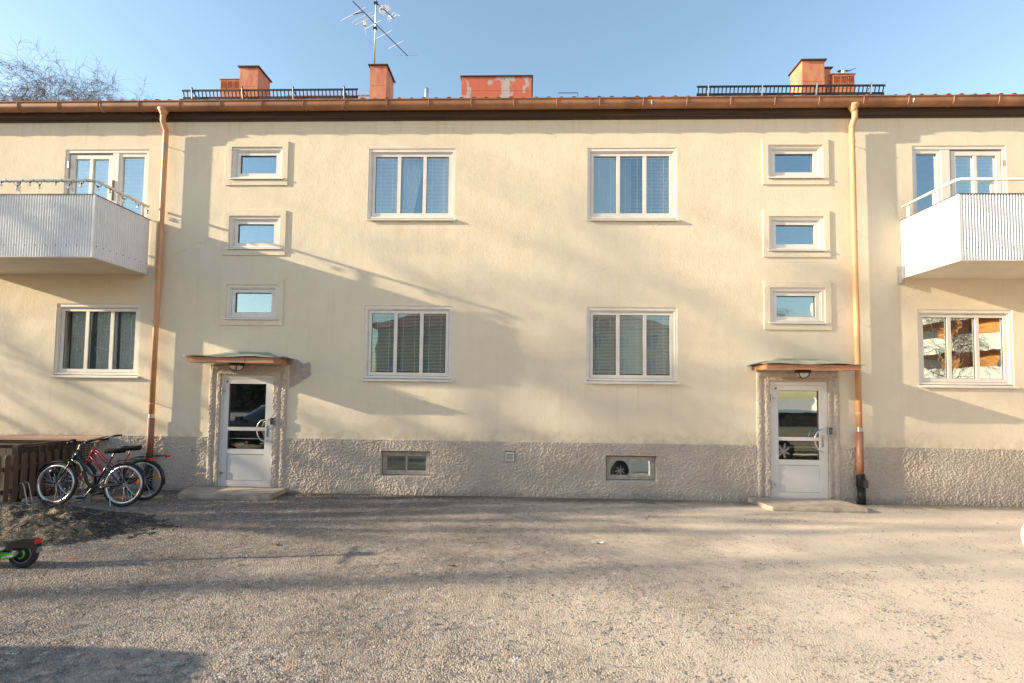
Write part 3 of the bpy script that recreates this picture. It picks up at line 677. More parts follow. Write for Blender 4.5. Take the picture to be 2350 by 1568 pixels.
MB().tube([(BX0, RIDGE, RZ0 + slope_len * s27 + .02), (BX1, RIDGE, RZ0 + slope_len * s27 + .02)], .10, 12).build('ridge', M['tile'], roof, True)

# ---- chimneys
def roof_z(y): return RZ0 + (min(y, 2 * RIDGE - y) - RY0) * math.tan(PITCH)
def chimney(x0, x1, y0, y1, zt, mat, cap=.05, capz=.028, capmat=None, louvre=0):
    zb = roof_z(y0) - .1
    C = MB().box(x0, x1, y0, y1, zb, zt - capz).build('chimney', mat, B)
    MB().box(x0 - cap, x1 + cap, y0 - cap, y1 + cap, zt - capz + .0005, zt).build('cap', capmat or M['capdark'], C)
    MB().box(x0 - .004, x1 + .004, y0 - .004, y1 + .004, (zb + zt) / 2 + .25, (zb + zt) / 2 + .262).build('seam', mat, C)
    if louvre:
        wd = (x1 - x0) / louvre
        sl_ = MB().obox((0, 0, 0), (wd / 2 - .03, 0, 0), (0, .018, -.012), (0, .003, .004)); lm = bpy.data.meshes.new('louvre'); lm.from_pydata(sl_.v, [], sl_.f); lm.materials.append(mat)
        for q in range(louvre):
            MB().ring(x0 + q * wd + .012, x0 + (q + 1) * wd - .012, zt - .32, zt - .055, .018, .018, .018, .018, y0 - .02, y0 - .0005).build('louvre_frame', mat, C)
            MB().box(x0 + q * wd + .031, x0 + (q + 1) * wd - .031, y0 - .004, y0 - .0008, zt - .30, zt - .075).build('louvre_back', M['capdark'], C)
            for k in range(6): link('louvre', lm, C, (x0 + (q + .5) * wd, y0 - .012, zt - .285 + k * .038))
    return C
Y0 = 4.6
chimney(-8.55, -8.01, Y0, Y0 + .66, 11.44, M['chim']); chimney(-9.16, -8.56, Y0 + .06, Y0 + .55, 11.10, M['chim'], .03, .02, M['chim'], 3)
chimney(-4.675, -4.19, Y0, Y0 + .75, 11.455, M['chim']); chimney(-1.985, .06, Y0 + .02, Y0 + 1.1, 11.105, M['chimflake'], .035, .025)
chimney(7.74, 8.36, Y0, Y0 + .62, 11.485, M['chim']); chimney(8.365, 8.60, Y0 + .12, Y0 + .6, 11.33, M['chim'], .05); chimney(8.605, 9.23, Y0 + .06, Y0 + .6, 11.11, M['chim'], .03, .02, M['chim'], 3)
MB().lathe((-2.99, Y0, 9.4), (0, 0, 1), [(.057, 0), (.057, 1.30), (.045, 1.335), (.0, 1.34)], 16).build('vent_pipe', M['galv'], B, True)
MB().tube([(8.72, Y0 - .02, 10.99), (9.18, Y0 - .02, 11.0)], .014, 8).build('vent_rod', M['galv'], B)
# red roof ladder / step rail between the left snow guard and the chimney
LR = MB().box(-6.4, -4.20, 3.2, 3.235, 9.64, 9.67).build('roof_walkway', M['chim'], B)
stp = MB().box(-.012, .012, -.012, .0, -.36, .0); stm = bpy.data.meshes.new('strut'); stm.from_pydata(stp.v, [], stp.f); stm.materials.append(M['chim'])
for k in range(18): link('strut', stm, LR, (-6.35 + k * .12, 3.2, 9.64))
MB().box(.75, 1.28, 3.5, 3.51, 9.86, 9.875).box(1.27, 1.28, 3.5, 3.51, 9.2, 9.86).build('roof_hook', M['bikeblack'], B)

# ------------------------------------------------------------------ doorsteps
def doorstep(poly, h, label, chips):
    n = len(poly); mb = MB(); P = []
    for i in range(n):
        a, b = Vector(poly[i]), Vector(poly[(i + 1) % n]); k = max(1, int((b - a).length / .06))
        for j in range(k):
            q = a.lerp(b, j / k); P.append((q.x + .018 * float(N1(np.array(q.x * 13.), np.array(q.y * 13.))), q.y + .022 * float(N2(np.array(q.x * 11.), np.array(q.y * 7.)))))
    top = [(x, y, h + .006 * float(N3(np.array(x * 6.), np.array(y * 6.)))) for x, y in P]
    low = [(x * 1.0, y - (.012 if y < -.4 else 0) + .03 * max(0, float(N2(np.array(x * 5.), np.array(3.)))), h * .42) for x, y in P]; bot = [(x, y, -.03) for x, y in P]
    m = len(P); mb.add(top + low + bot, [tuple(range(m))] + [(i, (i + 1) % m, m + (i + 1) % m, m + i) for i in range(m)] + [(m + i, m + (i + 1) % m, 2 * m + (i + 1) % m, 2 * m + i) for i in range(m)])
    o = mb.build('doorstep', M['concrete']); tag(o, label, 'doorstep', 'concrete slabs at the entrances'); return o
doorstep([(-6.02, -.71), (-5.2, -.72), (-4.62, -.74), (-4.43, -.66), (-4.44, -.06), (-6.2, -.06), (-6.23, -.22)], .085, 'concrete doorstep slab at the left entrance beside the bicycles', 0)
doorstep([(4.05, -.68), (4.10, -.76), (5.62, -.77), (5.66, -.70), (5.60, -.055), (4.02, -.055)], .075, 'cracked concrete doorstep slab at the right entrance beside the black drainpipe', 1)

# ------------------------------------------------------------------ things on the roof
def snow_guard(x0, x1, label, bmat):
    g = empty('snow_guard', ((x0 + x1) / 2, .75, roof_z(.75)))
    tag(g, label, 'snow guard', 'snow guards on the roof')
    ox, oy, oz = g.location; W = x1 - x0
    A = Vector((0, -.05, .165)); Bt = Vector((0, -.09, .305))               # lower and upper edge of the slanted grating
    for nm, p, q in (('lower_rail', A, .026), ('upper_rail', Bt, .020), ('lower_lip', A + Vector((0, .03, -.045)), .010), ('upper_lip', Bt + Vector((0, .03, .03)), .009)):
        MB().box(-W / 2, W / 2, p.y - .006, p.y + .006, p.z - q, p.z + q).build(nm, M['blackmetal'], g)
    d = (Bt - A); mid = (A + Bt) / 2; nrm = d.cross(Vector((1, 0, 0))).normalized()
    rm = MB().obox((0, 0, 0), (.010, 0, 0), nrm * .004, d * .5); me = bpy.data.meshes.new('rung'); me.from_pydata(rm.v, [], rm.f); me.materials.append(M['blackmetal'])
    n = int(W / .078)
    for k in range(n): link('rung', me, g, (-W / 2 + .03 + k * (W - .06) / (n - 1), mid.y, mid.z))
    for k in range(n):
        for p in (A + Vector((0, .03, -.045)), Bt + Vector((0, .03, .03))): pass
    bm_ = MB().tube([(0, .30, .20), (0, -.0, .06), (0, -.075, .10), (0, -.085, .17), (0, -.115, .335), (0, -.10, .365), (0, -.075, .35)], .011, 6).tube([(0, -.07, .29), (0, .28, .20)], .011, 6)
    bme2 = bpy.data.meshes.new('bracket'); bme2.from_pydata(bm_.v, [], bm_.f); bme2.materials.append(bmat)
    for k in range(4): link('bracket', bme2, g, (-W / 2 + .22 + k * (W - .5) / 3, 0, 0))
snow_guard(-7.30, -3.57, 'black grated snow guard above the left entrance in front of two chimneys', M['blackmetal'])
snow_guard(3.40, 7.13, 'black grated snow guard above the right entrance', M['galv'])

def antenna():
    zb, zb2 = 12.576, 13.346; mx, my = -4.56, 4.62
    A = empty('tv_antenna', (mx, my, 11.456)); tag(A, 'tall rooftop television antenna mast with crossbars on the narrow chimney', 'antenna')
    o = A.location
    def L(p, z=None): return (p[0] - o.x, p[1] - o.y, (z if z is not None else p[2]) - o.z)
    MB().tube([L((mx, my, 11.456)), L((mx + .015, my, 15.1))], .021, 10).build('mast', M['galv'], A, True)
    MB().tube([L((-4.872, 3.631), zb), L((-3.89, 5.793), zb)], .013, 6).build('boom', M['blackmetal'], A)
    MB().tube([L((-5.027, 4.094), zb), L((-4.70, 4.01), zb)], .012, 6).build('stub_arm', M['blackmetal'], A)
    for p, q in (((-4.588, 3.86), (-5.466, 4.339)), ((-4.3, 4.338), (-4.877, 4.667)), ((-4.083, 4.73), (-4.666, 5.053)), ((-3.856, 5.165), (-4.416, 5.484)), ((-4.211, 5.765), (-3.58, 5.779))):
        MB().tube([L(p, zb + .012), L(q, zb + .012)], .009, 6).build('element', M['silver'], A)
    a, b, c, d = (-4.471, 4.032), (-5.092, 4.342), (-5.088, 4.474), (-4.474, 4.158)
    MB().tube(catmull([L(a, zb), L(b, zb), L((-5.13, 4.43), zb), L(c, zb), L(d, zb), L((-4.43, 4.08), zb)], 3), .007, 6, closed=True).build('folded_dipole', M['silver'], A)
    MB().box(-.04 + L((-4.781, 4.363, 0))[0], .04 + L((-4.781, 4.363, 0))[0], L((0, 4.33, 0))[1], L((0, 4.40, 0))[1], zb - o.z - .12, zb - o.z + .01).build('junction_box', M['paper'], A)
    MB().tube(catmull([L((-4.78, 4.36), zb - .12), L((-4.74, 4.45), zb - .4), L((-4.57, 4.60), zb - .55)], 4), .004, 5).build('cable', M['galv'], A)
    MB().tube([L((-4.56, 4.58), zb2), L((-4.188, 5.21), zb2)], .013, 6).build('boom', M['blackmetal'], A)
    u = Vector((.372, .63, 0)).normalized(); pr = Vector((-u.y, u.x, 0))
    for t, w in ((.28, .20), (.33, .21), (.38, .19), (.44, .18), (.62, .20), (.71, .24)):
        c_ = Vector((-4.56, 4.58, zb2)) + u * t
        for sg in (-1, 1):
            MB().tube([L(c_ + pr * .02 * sg), L(c_ + pr * w * sg * .6 + Vector((0, 0, .05))), L(c_ + pr * w * sg + u * .06)], .011, 6).build('element', M['paper'], A)
    cb = Vector((-4.44, 4.80, zb2)); MB().box(*[v for k in range(3) for v in (L(cb)[k] - .04, L(cb)[k] + .04)]).build('junction_box', M['paper'], A)
    for z in (-.1, .05, .2): MB().tube([L((-4.60, 4.40, zb2 + .1 + z)), L((-4.3, 4.44, zb2 + .14 + z))], .006, 5).build('reflector_bar', M['silver'], A)
    MB().box(-.05, .05, -.04, .04, zb - o.z - .03, zb - o.z + .03).build('clamp', M['blackmetal'], A); MB().box(-.05, .05, -.04, .04, zb2 - o.z - .03, zb2 - o.z + .03).build('clamp', M['blackmetal'], A)
antenna()

def magpie():
    o = empty('bird', (8.97, 4.72, 11.11)); tag(o, 'black and white magpie with a long tail perched on the right chimney', 'bird')
    MB().tube(catmull([(-.11, 0, .07), (-.06, 0, .075), (0, 0, .075), (.07, 0, .085), (.12, 0, .10)], 4), [.012, .02, .03, .038, .045, .05, .053, .054, .053, .05, .046, .041, .036, .03, .024, .018, .012][:17], 10).build('body', M['paper'], o, True)
    MB().tube([(.06, 0, .10), (.20, .0, .135), (.34, 0, .20)], [.028, .02, .012], 8, flat=.5).build('tail', M['blackmetal'], o, True)
    MB().tube(catmull([(-.16, 0, .10), (-.12, 0, .115), (-.08, 0, .10)], 3), [.012, .022, .03, .034, .034, .028, .016], 10).build('head', M['blackmetal'], o, True)
    MB().tube([(-.155, 0, .10), (-.205, 0, .092)], [.009, .002], 6).build('beak', M['blackmetal'], o)
    for sg in (-1, 1): MB().tube([(.0, sg * .018, .05), (.005, sg * .018, .0)], .004, 5).build('leg', M['blackmetal'], o); MB().tube([(-.03, sg * .045, .09), (.06, sg * .05, .09), (.13, sg * .03, .11)], [.01, .022, .008], 6).build('wing', M['blackmetal'], o)
magpie()

# string lights wound round the left balcony rail
def string_lights():
    S_ = empty('string_lights', (-9, -1.2, 5.4)); tag(S_, 'black string of small bulbs wound round the left balcony handrail', 'string lights')
    ox, oy, oz = S_.location; path = []
    def along(t):      # t metres from the left along the rail
        return (-10.3 + t, -1.2) if t < 2.985 else (-7.315, -1.2 + (t - 2.985))
    t = 1.2; mb = MB(); pts = []; bulbs = []
    rl = random.Random(4)
    while t < 4.0:
        st_ = rl.uniform(.16, .36); dr_ = rl.choice((.02, .05, .07, .09))
        for k in range(8):
            a = k / 8; x, y = along(t + a * st_)
            if a < .5: ang = a * 4 * math.pi; pts.append((x - ox, y - oy - .03 * math.sin(ang), 5.4 + .03 * math.cos(ang) - oz))
            else: s_ = (a - .5) * 2; pts.append((x - ox, y - oy - .02, 5.4 - .02 - dr_ * math.sin(math.pi * s_) - oz))
        bx, by = along(t + st_ * .75); bulbs.append((bx - ox, by - oy - .02, 5.4 - .02 - dr_ - oz)); t += st_
    MB().tube(pts, .005, 5).build('cable', M['wire'], S_)
    for b in bulbs:
        MB().lathe(b, (0, 0, 1), [(.012, -.01), (.013, .02)], 8).build('socket', M['wire'], S_); MB().lathe(b, (0, 0, -1), [(.008, .01), (.02, .03), (.018, .05), (.0, .062)], 8).build('bulb', M['bulb'], S_, True)
string_lights()

# ------------------------------------------------------------------ wooden enclosure and fence on the left
def enclosure():
    E_ = empty('basement_shelter', (-9.6, -.5, 0)); tag(E_, 'dark brown plank shelter with pinkish metal capping behind the picket fence', 'shelter')
    ox, oy, oz = E_.location
    pw = .115; me_ = MB().box(-.0545, .0545, -.011, .011, 0, .90); mp = bpy.data.meshes.new('plank'); mp.from_pydata(me_.v, [], me_.f); mp.materials.append(M['planks'])
    x = -11.6
    while x < -8.62: link('plank', mp, E_, (x - ox, -.92 - oy + random.uniform(-.002, .002), random.uniform(-.006, .0))); x += pw
    y = -1.08
    while y < -.06:
        o = link('plank', mp, E_, (-8.46 - ox, y - oy, .0)); o.rotation_euler = (0, 0, math.pi / 2); o.scale = (1, 1, .985); y += pw
    MB().box(-11.65 - ox, -8.60 - ox, -.965 - oy, -.90 - oy, .902, .925).build('top_rail', M['planks'], E_)
    MB().box(-8.49 - ox, -8.42 - ox, -1.10 - oy, -.03 - oy, .900, .930).build('top_rail', M['planks'], E_)
    MB().box(-8.50 - ox, -8.40 - ox, -1.20 - oy, -1.105 - oy, 0, .935).build('corner_post', M['planks'], E_)
    MB().box(-8.66 - ox, -8.56 - ox, -.30 - oy, -.20 - oy, 0, .93).build('post', M['fence'], E_)
    MB().prism([(-11.8 - ox, -.03 - oy, .995), (-11.8 - ox, -.36 - oy, .962), (-11.8 - ox, -.36 - oy, .928), (-11.8 - ox, -.345 - oy, .928), (-11.8 - ox, -.345 - oy, .945), (-11.8 - ox, -.03 - oy, .975)], (3.86, 0, 0)).build('capping', M['capmetal'], E_)
enclosure()
def fence():
    F_ = empty('picket_fence', (-8.3, -1.0, 0)); tag(F_, 'low brown picket fence with rounded tops beside the bicycles', 'fence')
    w, t, h = .044, .011, .80
    poly = [(t, -w, .05), (t, w, .05), (t, w, h - .05), (t, w * .72, h - .012), (t, w * .3, h), (t, -w * .3, h), (t, -w * .72, h - .012), (t, -w, h - .05)]
    pm = MB().prism(poly, (-2 * t, 0, 0)); me_ = bpy.data.meshes.new('picket'); me_.from_pydata(pm.v, [], pm.f); me_.materials.append(M['fence'])
    y = -2.0; i = 0
    while y < -.12:
        o = link('picket', me_, F_, (random.uniform(-.004, .004), y + 1.0, random.uniform(-.012, .012))); o.rotation_euler = (random.uniform(-.012, .012), 0, 0); y += .137
    for z in (.22, .58): MB().box(-.055, -.012, -1.05, .90, z - .035, z + .035).build('rail', M['fence'], F_)
    for yy in (-.95, .3): MB().box(-.13, -.056, yy - .04, yy + .04, 0, .72).build('post', M['fence'], F_)
fence()
# kerb under the bicycles
kb_ = MB().obox((-7.9, -1.02, .03), (.42, .10, 0), (-.02, .07, 0), (0, 0, .03)).build('kerb', M['concrete']); structure(kb_)
kb_ = MB().obox((-6.95, -.80, .012), (.62, .13, 0), (-.012, .05, 0), (0, 0, .016)).build('kerb', M['concrete']); structure(kb_)

# ------------------------------------------------------------------ bicycles
def bicycle(name, loc, rz, lean, paint, label, red=False):
    root = empty('bicycle', loc, rz); root.rotation_euler = (lean, 0, rz); tag(root, label, 'bicycle', 'bicycles parked by the fence')
    rw = .345; FX = -1.105
    def wheel(nm, cx, white):
        Wm = MB().tube([(cx + (rw - .019) * math.cos(a), 0, rw + (rw - .019) * math.sin(a)) for a in np.linspace(0, 2 * math.pi, 40, endpoint=False)], .019, 8, closed=True).build(nm, M['rubber'], root, True)
        MB().tube([(cx + (rw - .056) * math.cos(a), 0, rw + (rw - .056) * math.sin(a)) for a in np.linspace(0, 2 * math.pi, 40, endpoint=False)], .0135 if not white else .021, 6, closed=True, flat=1.0 if not white else 1.0).build('rim', M['rim'], Wm, True)
        MB().tube([(cx, -.05, rw), (cx, .05, rw)], .022, 10).build('hub', M['chrome'], Wm)
        for k in range(28):
            a = 2 * math.pi * k / 28; s_ = 1 if k % 2 else -1; a2 = a + (.9 if (k // 2) % 2 else -.9)
            MB().tube([(cx + .02 * math.cos(a2), s_ * .032, rw + .02 * math.sin(a2)), (cx + (rw - .06) * math.cos(a), 0, rw + (rw - .06) * math.sin(a))], .0016, 4).build('spoke', M['chrome'], Wm)
        return Wm
    wheel('front_wheel', FX, not red); wr = wheel('rear_wheel', 0, not red)
    P = M[paint]
    bb = (-.475, 0, .285); st = (-.235, 0, .79); hb = (-.885, 0, .70); ht = (-.80, 0, .90)
    fr = MB(); fr.tube([bb, st], .016, 8); fr.tube([hb, ht], .019, 8)
    if red:
        fr.tube([(-.865, 0, .745), bb], .021, 8); fr.tube([(-.825, 0, .84), (-.40, 0, .43)], .015, 8); fr.tube([(-.81, 0, .87), (-.38, 0, .50)], .011, 8)
    else:
        fr.tube(catmull([(-.875, 0, .725), (-.74, 0, .66), (-.655, 0, .50), (-.59, 0, .36), bb], 5), .023, 10); fr.tube(catmull([(-.825, 0, .84), (-.70, 0, .66), (-.56, 0, .50), (-.375, 0, .478)], 5), .017, 8)
    for sy in (-.055, .055):
        fr.tube([bb, (-.30, sy, .31), (0, sy, rw)], .010, 6); fr.tube([(-.31, 0, .64), (-.25, sy, .60), (0, sy, rw)], .009, 6)
    fr.build('frame', P, root, True)
    fk = MB()
    for sy in (-.055, .055): fk.tube(catmull([(hb[0], sy * .7, .69), (-.93, sy, .58), (-1.04, sy, .40), (FX, sy, rw)], 4), .012, 8)
    fk.box(-.90, -.865, -.055, .055, .68, .70); fk.build('fork', P, root, True)
    def guard(nm, cx, a0, a1):
        n = 22; Pg = np.zeros((n, 5, 3))
        for i in range(n):
            a = lerp(a0, a1, i / (n - 1)); c, s_ = math.cos(a), math.sin(a)
            for j in range(5):
                u = (j - 2) / 2; r = rw + .022 - .014 * u * u; Pg[i, j] = (cx + r * c, u * .028, rw + r * s_)
        return MB().grid(Pg).build(nm, P if not red else M['bikeblack'], root, True)
    guard('front_mudguard', FX, R(20), R(150)); guard('rear_mudguard', 0, R(-12), R(165))
    MB().tube([(-.80, 0, .90), (-.785, 0, .985)], .013, 8).build('stem', M['chrome'], root)
    hz = 1.055
    hbp = [(-.66, -.29, hz), (-.74, -.25, hz - .01), (-.82, -.14, 1.0), (-.80, 0, .985), (-.82, .14, 1.0), (-.74, .25, hz - .01), (-.66, .29, hz)]
    MB().tube(catmull(hbp, 4), .011, 8).build('handlebar', M['blackmetal'] if not red else M['chrome'], root, True)
    for sy in (-1, 1):
        MB().tube([(-.70, sy * .272, hz - .004), (-.59, sy * .315, hz + .004)], .017, 8).build('grip', M['saddle'], root, True)
        MB().tube([(-.76, sy * .23, hz - .02), (-.79, sy * .24, hz - .05), (-.72, sy * .30, hz - .04)], .006, 6).build('brake_lever', M['chrome'], root)
        MB().tube(catmull([(-.78, sy * .23, hz - .01), (-.92, sy * .16, .98), (-.93, sy * .05, .82), (-.88, 0, .72)], 5), .0035, 5).build('brake_cable', M['wire'], root)
    MB().lathe((-.79, -.17, 1.02), (0, 0, 1), [(.028, 0), (.027, .012), (.014, .022), (.0, .024)], 12).build('bell', M['chrome'], root, True)
    MB().tube([st, (-.205, 0, .865)], .012, 8).build('seat_post', M['chrome'], root)
    sp = [(-.36, .018, .885), (-.30, .03, .892), (-.22, .055, .89), (-.14, .088, .895), (-.085, .092, .902), (-.06, .06, .90)]
    n = 13; Ps = np.zeros((len(sp), n, 3))
    for i, (x, hw, z) in enumerate(sp):
        for j in range(n):
            a = math.pi * 2 * j / (n - 1); Ps[i, j] = (x, hw * math.cos(a), z + (.032 if math.sin(a) > 0 else .05) * math.sin(a))
    sd = MB().grid(Ps); sd.f.append(tuple(range(n))); sd.f.append(tuple(range((len(sp) - 1) * n, len(sp) * n))); sd.build('saddle', M['saddle'], root, True)
    rk = MB()
    for sy in (-.06, .06): rk.tube([(-.20, sy * .5, .70), (-.10, sy, .735), (.40, sy, .765)], .006, 6)
    for x in (-.05, .1, .25, .40): rk.tube([(x, -.06, .738 + (x + .05) * .058), (x, .06, .738 + (x + .05) * .058)], .005, 6)
    for sy in (-.065, .065): rk.tube([(.02, sy, rw), (.12, sy, .75)], .005, 6); rk.tube([(.02, sy, rw), (-.08, sy, .74)], .005, 6)
    rk.build('rear_rack', M['blackmetal'], root)
    MB().box(.395, .425, -.05, .05, .735, .775).build('rear_light', M['redlens'], root)
    MB().lathe((bb[0], -.035, bb[2]), (0, -1, 0), [(.085, 0), (.085, .006), (.0, .008)], 20).build('chainring', M['blackmetal'], root)
    MB().tube([(bb[0], -.05, bb[2]), (bb[0] - .10, -.058, bb[2] - .135)], [.015, .010], 8).build('crank', M['chrome'], root); MB().tube([(bb[0], .05, bb[2]), (bb[0] + .10, .058, bb[2] + .135)], [.015, .010], 8).build('crank', M['chrome'], root)
    MB().box(bb[0] - .15, bb[0] - .06, -.15, -.07, bb[2] - .15, bb[2] - .128).build('pedal', M['saddle'], root); MB().box(bb[0] + .06, bb[0] + .15, .07, .15, bb[2] + .125, bb[2] + .147).build('pedal', M['saddle'], root)
    MB().prism([(-.58, -.046, .345), (-.48, -.046, .385), (-.02, -.046, .40), (.04, -.046, .36), (.04, -.046, .33), (-.05, -.046, .315), (-.48, -.046, .205), (-.56, -.046, .24)], (0, .012, 0)).build('chain_guard', M['blackmetal'], root) if red else MB().prism([(-.50, -.046, .35), (-.02, -.046, .385), (.03, -.046, .35), (-.02, -.046, .335), (-.50, -.046, .30)], (0, .01, 0)).build('chain_guard', M['blackmetal'], root)
    MB().tube([(-.09, -.03, rw - .03), (-.16, -.06, .18), (-.10, -.10, .02)], .008, 6).build('kickstand', M['chrome'], root)
    MB().obox((.0, -.03, rw - .20), (.03, 0, .008), (0, .006, 0), (-.003, 0, .010)).build('reflector', M['amber'], root); MB().obox((.24, -.012, rw + .06), (.006, 0, .03), (0, .006, 0), (.016, 0, -.004)).build('reflector', M['amber'], root)
    MB().lathe((-1.14, -.05, .545), (-1, 0, 0), [(.02, -.05), (.036, -.01), (.038, .02), (.0, .026)], 12).build('headlight', M['blackmetal'], root, True)
    MB().tube([(-.95, -.05, .55), (-1.10, -.05, .545)], .006, 6).build('lamp_bracket', M['blackmetal'], root)
    # skirt guard: fine mesh over the rear wheel
    n, m = 12, 5
    if not red:
        for k in range(9):
            a = R(118 + k * 5.5)
            MB().tube([(.10 * math.cos(a) * .6 - .03, -.034, rw + .12 * math.sin(a)), ((rw + .01) * math.cos(a), -.030, rw + (rw + .01) * math.sin(a))], .0022, 4).build('skirt_guard', M['galv'], root)
        txt = 'CRONMARK'; cv = catmull([(-.865, 0, .72), (-.74, 0, .66), (-.655, 0, .50), (-.62, 0, .42)], 30)
        L_ = [0]
        for i in range(1, len(cv)): L_.append(L_[-1] + (cv[i] - cv[i - 1]).length)
        for i, ch in enumerate(txt):
            s_ = .045 + i * .030; j = min(range(len(L_)), key=lambda q: abs(L_[q] - s_)); tg = (cv[min(j + 1, len(cv) - 1)] - cv[j - 1]).normalized()
            cu_ = bpy.data.curves.new('letter', 'FONT'); cu_.body = ch; cu_.size = .040; cu_.extrude = .0006; cu_.align_x = 'CENTER'; cu_.align_y = 'CENTER'
            to = bpy.data.objects.new('letter', cu_); col.objects.link(to); bpy.context.view_layer.update()
            lm = bpy.data.meshes.new_from_object(to.evaluated_get(bpy.context.evaluated_depsgraph_get())); bpy.data.objects.remove(to)
            lm.materials.clear(); lm.materials.append(M['cream_letter'])
            o = link('letter', lm, root, (cv[j].x, -.0245, cv[j].z)); o.rotation_euler = (math.pi / 2, -math.atan2(tg.z, tg.x), 0)
    else:
        bx0, bx1, bz0, bz1 = -1.16, -.88, .68, .93; bk_ = empty('basket', (0, 0, 0), 0, root)
        for k in range(11):
            u = lerp(-.17, .17, k / 10); v = lerp(bx0, bx1, k / 10)
            for p, q in (((bx0, u, bz1), (bx0 + .03, u * .85, bz0)), ((bx1, u, bz1), (bx1 - .02, u * .85, bz0)), ((v, -.17, bz1), (lerp(bx0 + .03, bx1 - .02, k / 10), -.145, bz0)), ((v, .17, bz1), (lerp(bx0 + .03, bx1 - .02, k / 10), .145, bz0)), ((bx0 + .03, u * .85, bz0), (bx1 - .02, u * .85, bz0))):
                MB().tube([p, q], .0032, 4).build('wire', M['blackmetal'], bk_)
        for k in range(7):
            t = k / 6; a, b, c = lerp(bx0 + .03, bx0, t), lerp(bx1 - .02, bx1, t), lerp(.145, .17, t)
            MB().tube([(a, -c, lerp(bz0, bz1, t)), (b, -c, lerp(bz0, bz1, t)), (b, c, lerp(bz0, bz1, t)), (a, c, lerp(bz0, bz1, t))], .0035 if k < 6 else .007, 5, closed=True).build('wire', M['blackmetal'], bk_)
    return root
bicycle('b', (-6.46, -1.36, .0), R(1.0), R(-4), 'bikeblack', 'black step-through bicycle with polished rims and pale frame lettering')
bicycle('r', (-6.50, -.88, .0), R(4), R(3), 'bikered', 'crimson bicycle with a wire front basket behind the black bicycle', True)
def rack():
    K = empty('bicycle_rack', (-7.75, -1.2, 0)); tag(K, 'low grey bent-rod bicycle rack holding the front wheels', 'bicycle rack')
    for i, y in enumerate((-.20, .30)):
        for dy in (-.04, .04):
            MB().tube(catmull([(-.33, y + dy, .36), (-.27, y + dy, .34), (-.20, y + dy, .10), (-.14, y + dy, .02), (.30, y + dy, .02), (.36, y + dy, .08), (.42, y + dy, .30)], 5), .008, 6).build('hoop', M['galv'], K, True)
    MB().tube([(-.18, -.55, .022), (.12, .75, .022)], .010, 6).build('base_rail', M['galv'], K); MB().tube([(.20, -.55, .022), (.42, .75, .022)], .010, 6).build('base_rail', M['galv'], K)
    MB().box(.52, .60, .02, .05, 0, .20).build('foot', M['galv'], K)
rack()

# ------------------------------------------------------------------ heap of gravel and soil
def heap_z(X, Y):
    def bumpf(cx, cy, sx, sy, h, rot=0.):
        dx, dy = X - cx, Y - cy; c, s_ = math.cos(rot), math.sin(rot); u = (dx * c + dy * s_) / sx; v = (-dx * s_ + dy * c) / sy
        return h * np.exp(-(np.abs(u) ** 2.4 + np.abs(v) ** 2.4))
    Z = np.maximum.reduce([bumpf(-6.70, -2.36, .80, .36, .22, .20), bumpf(-7.35, -2.70, .9, .48, .20, .3), bumpf(-5.95, -2.36, .50, .28, .12, .1), bumpf(-8.3, -3.1, .9, .5, .18), bumpf(-6.55, -2.72, .95, .55, .27, .22), bumpf(-7.6, -3.15, 1.0, .55, .28, .2), bumpf(-5.85, -2.85, 1.05, .45, .035, .28)])
    Z = Z * (1 + .75 * N1.fbm(X * 2.6, Y * 2.6)) + .055 * N2.fbm(X * 6, Y * 6) * np.clip(Z * 7, 0, 1) + .03 * np.abs(N3(X * 19, Y * 19)) * np.clip(Z * 12, 0, 1) + .014 * N1.fbm(X * 7, Y * 7) - .004
    return np.where(Z < .012, -.02, Z)
def heap():
    n = 280; m = 170; X, Y = np.meshgrid(np.linspace(-9.2, -4.6, n), np.linspace(-3.95, -1.45, m)); Z = heap_z(X, Y)
    m_ = Mat('dark_gravel_and_pale_soil'); cell = m_.voro(70, 'F1', None, 'Color'); sp = m_.n('SeparateColor'); m_.L(cell, sp.inputs[0])
    st = m_.ramp(sp.outputs[0], [(0., (.02, .02, .021, 1)), (.5, (.05, .047, .045, 1)), (.85, (.10, .088, .078, 1)), (1., (.19, .15, .12, 1))])
    soil = m_.ramp(m_.noise(26, 4), [(.3, (.12, .085, .055, 1)), (.6, (.34, .265, .18, 1))])
    geo = m_.n('NewGeometry'); sx = m_.n('SeparateXYZ'); m_.L(geo.outputs['Normal'], sx.inputs[0])
    steep = m_.math('ADD', m_.math('MULTIPLY', sx.outputs[1], -1.0), m_.math('MULTIPLY', m_.noise(3.5, 4), .55))
    c = m_.mix(m_.ramp(steep, [(.46, 0.), (.58, .9)]), st, soil)
    m_.set(c, .95, 0, m_.bump(m_.voro(70, 'F1'), .9, .02), .2)
    h = MB().grid(np.stack([X, Y, Z], -1)).build('gravel_heap', m_.m, None, True)
    tag(h, 'low heap of dark gravel and pale soil in front of the bicycles', 'gravel heap'); return h
HEAP = heap()
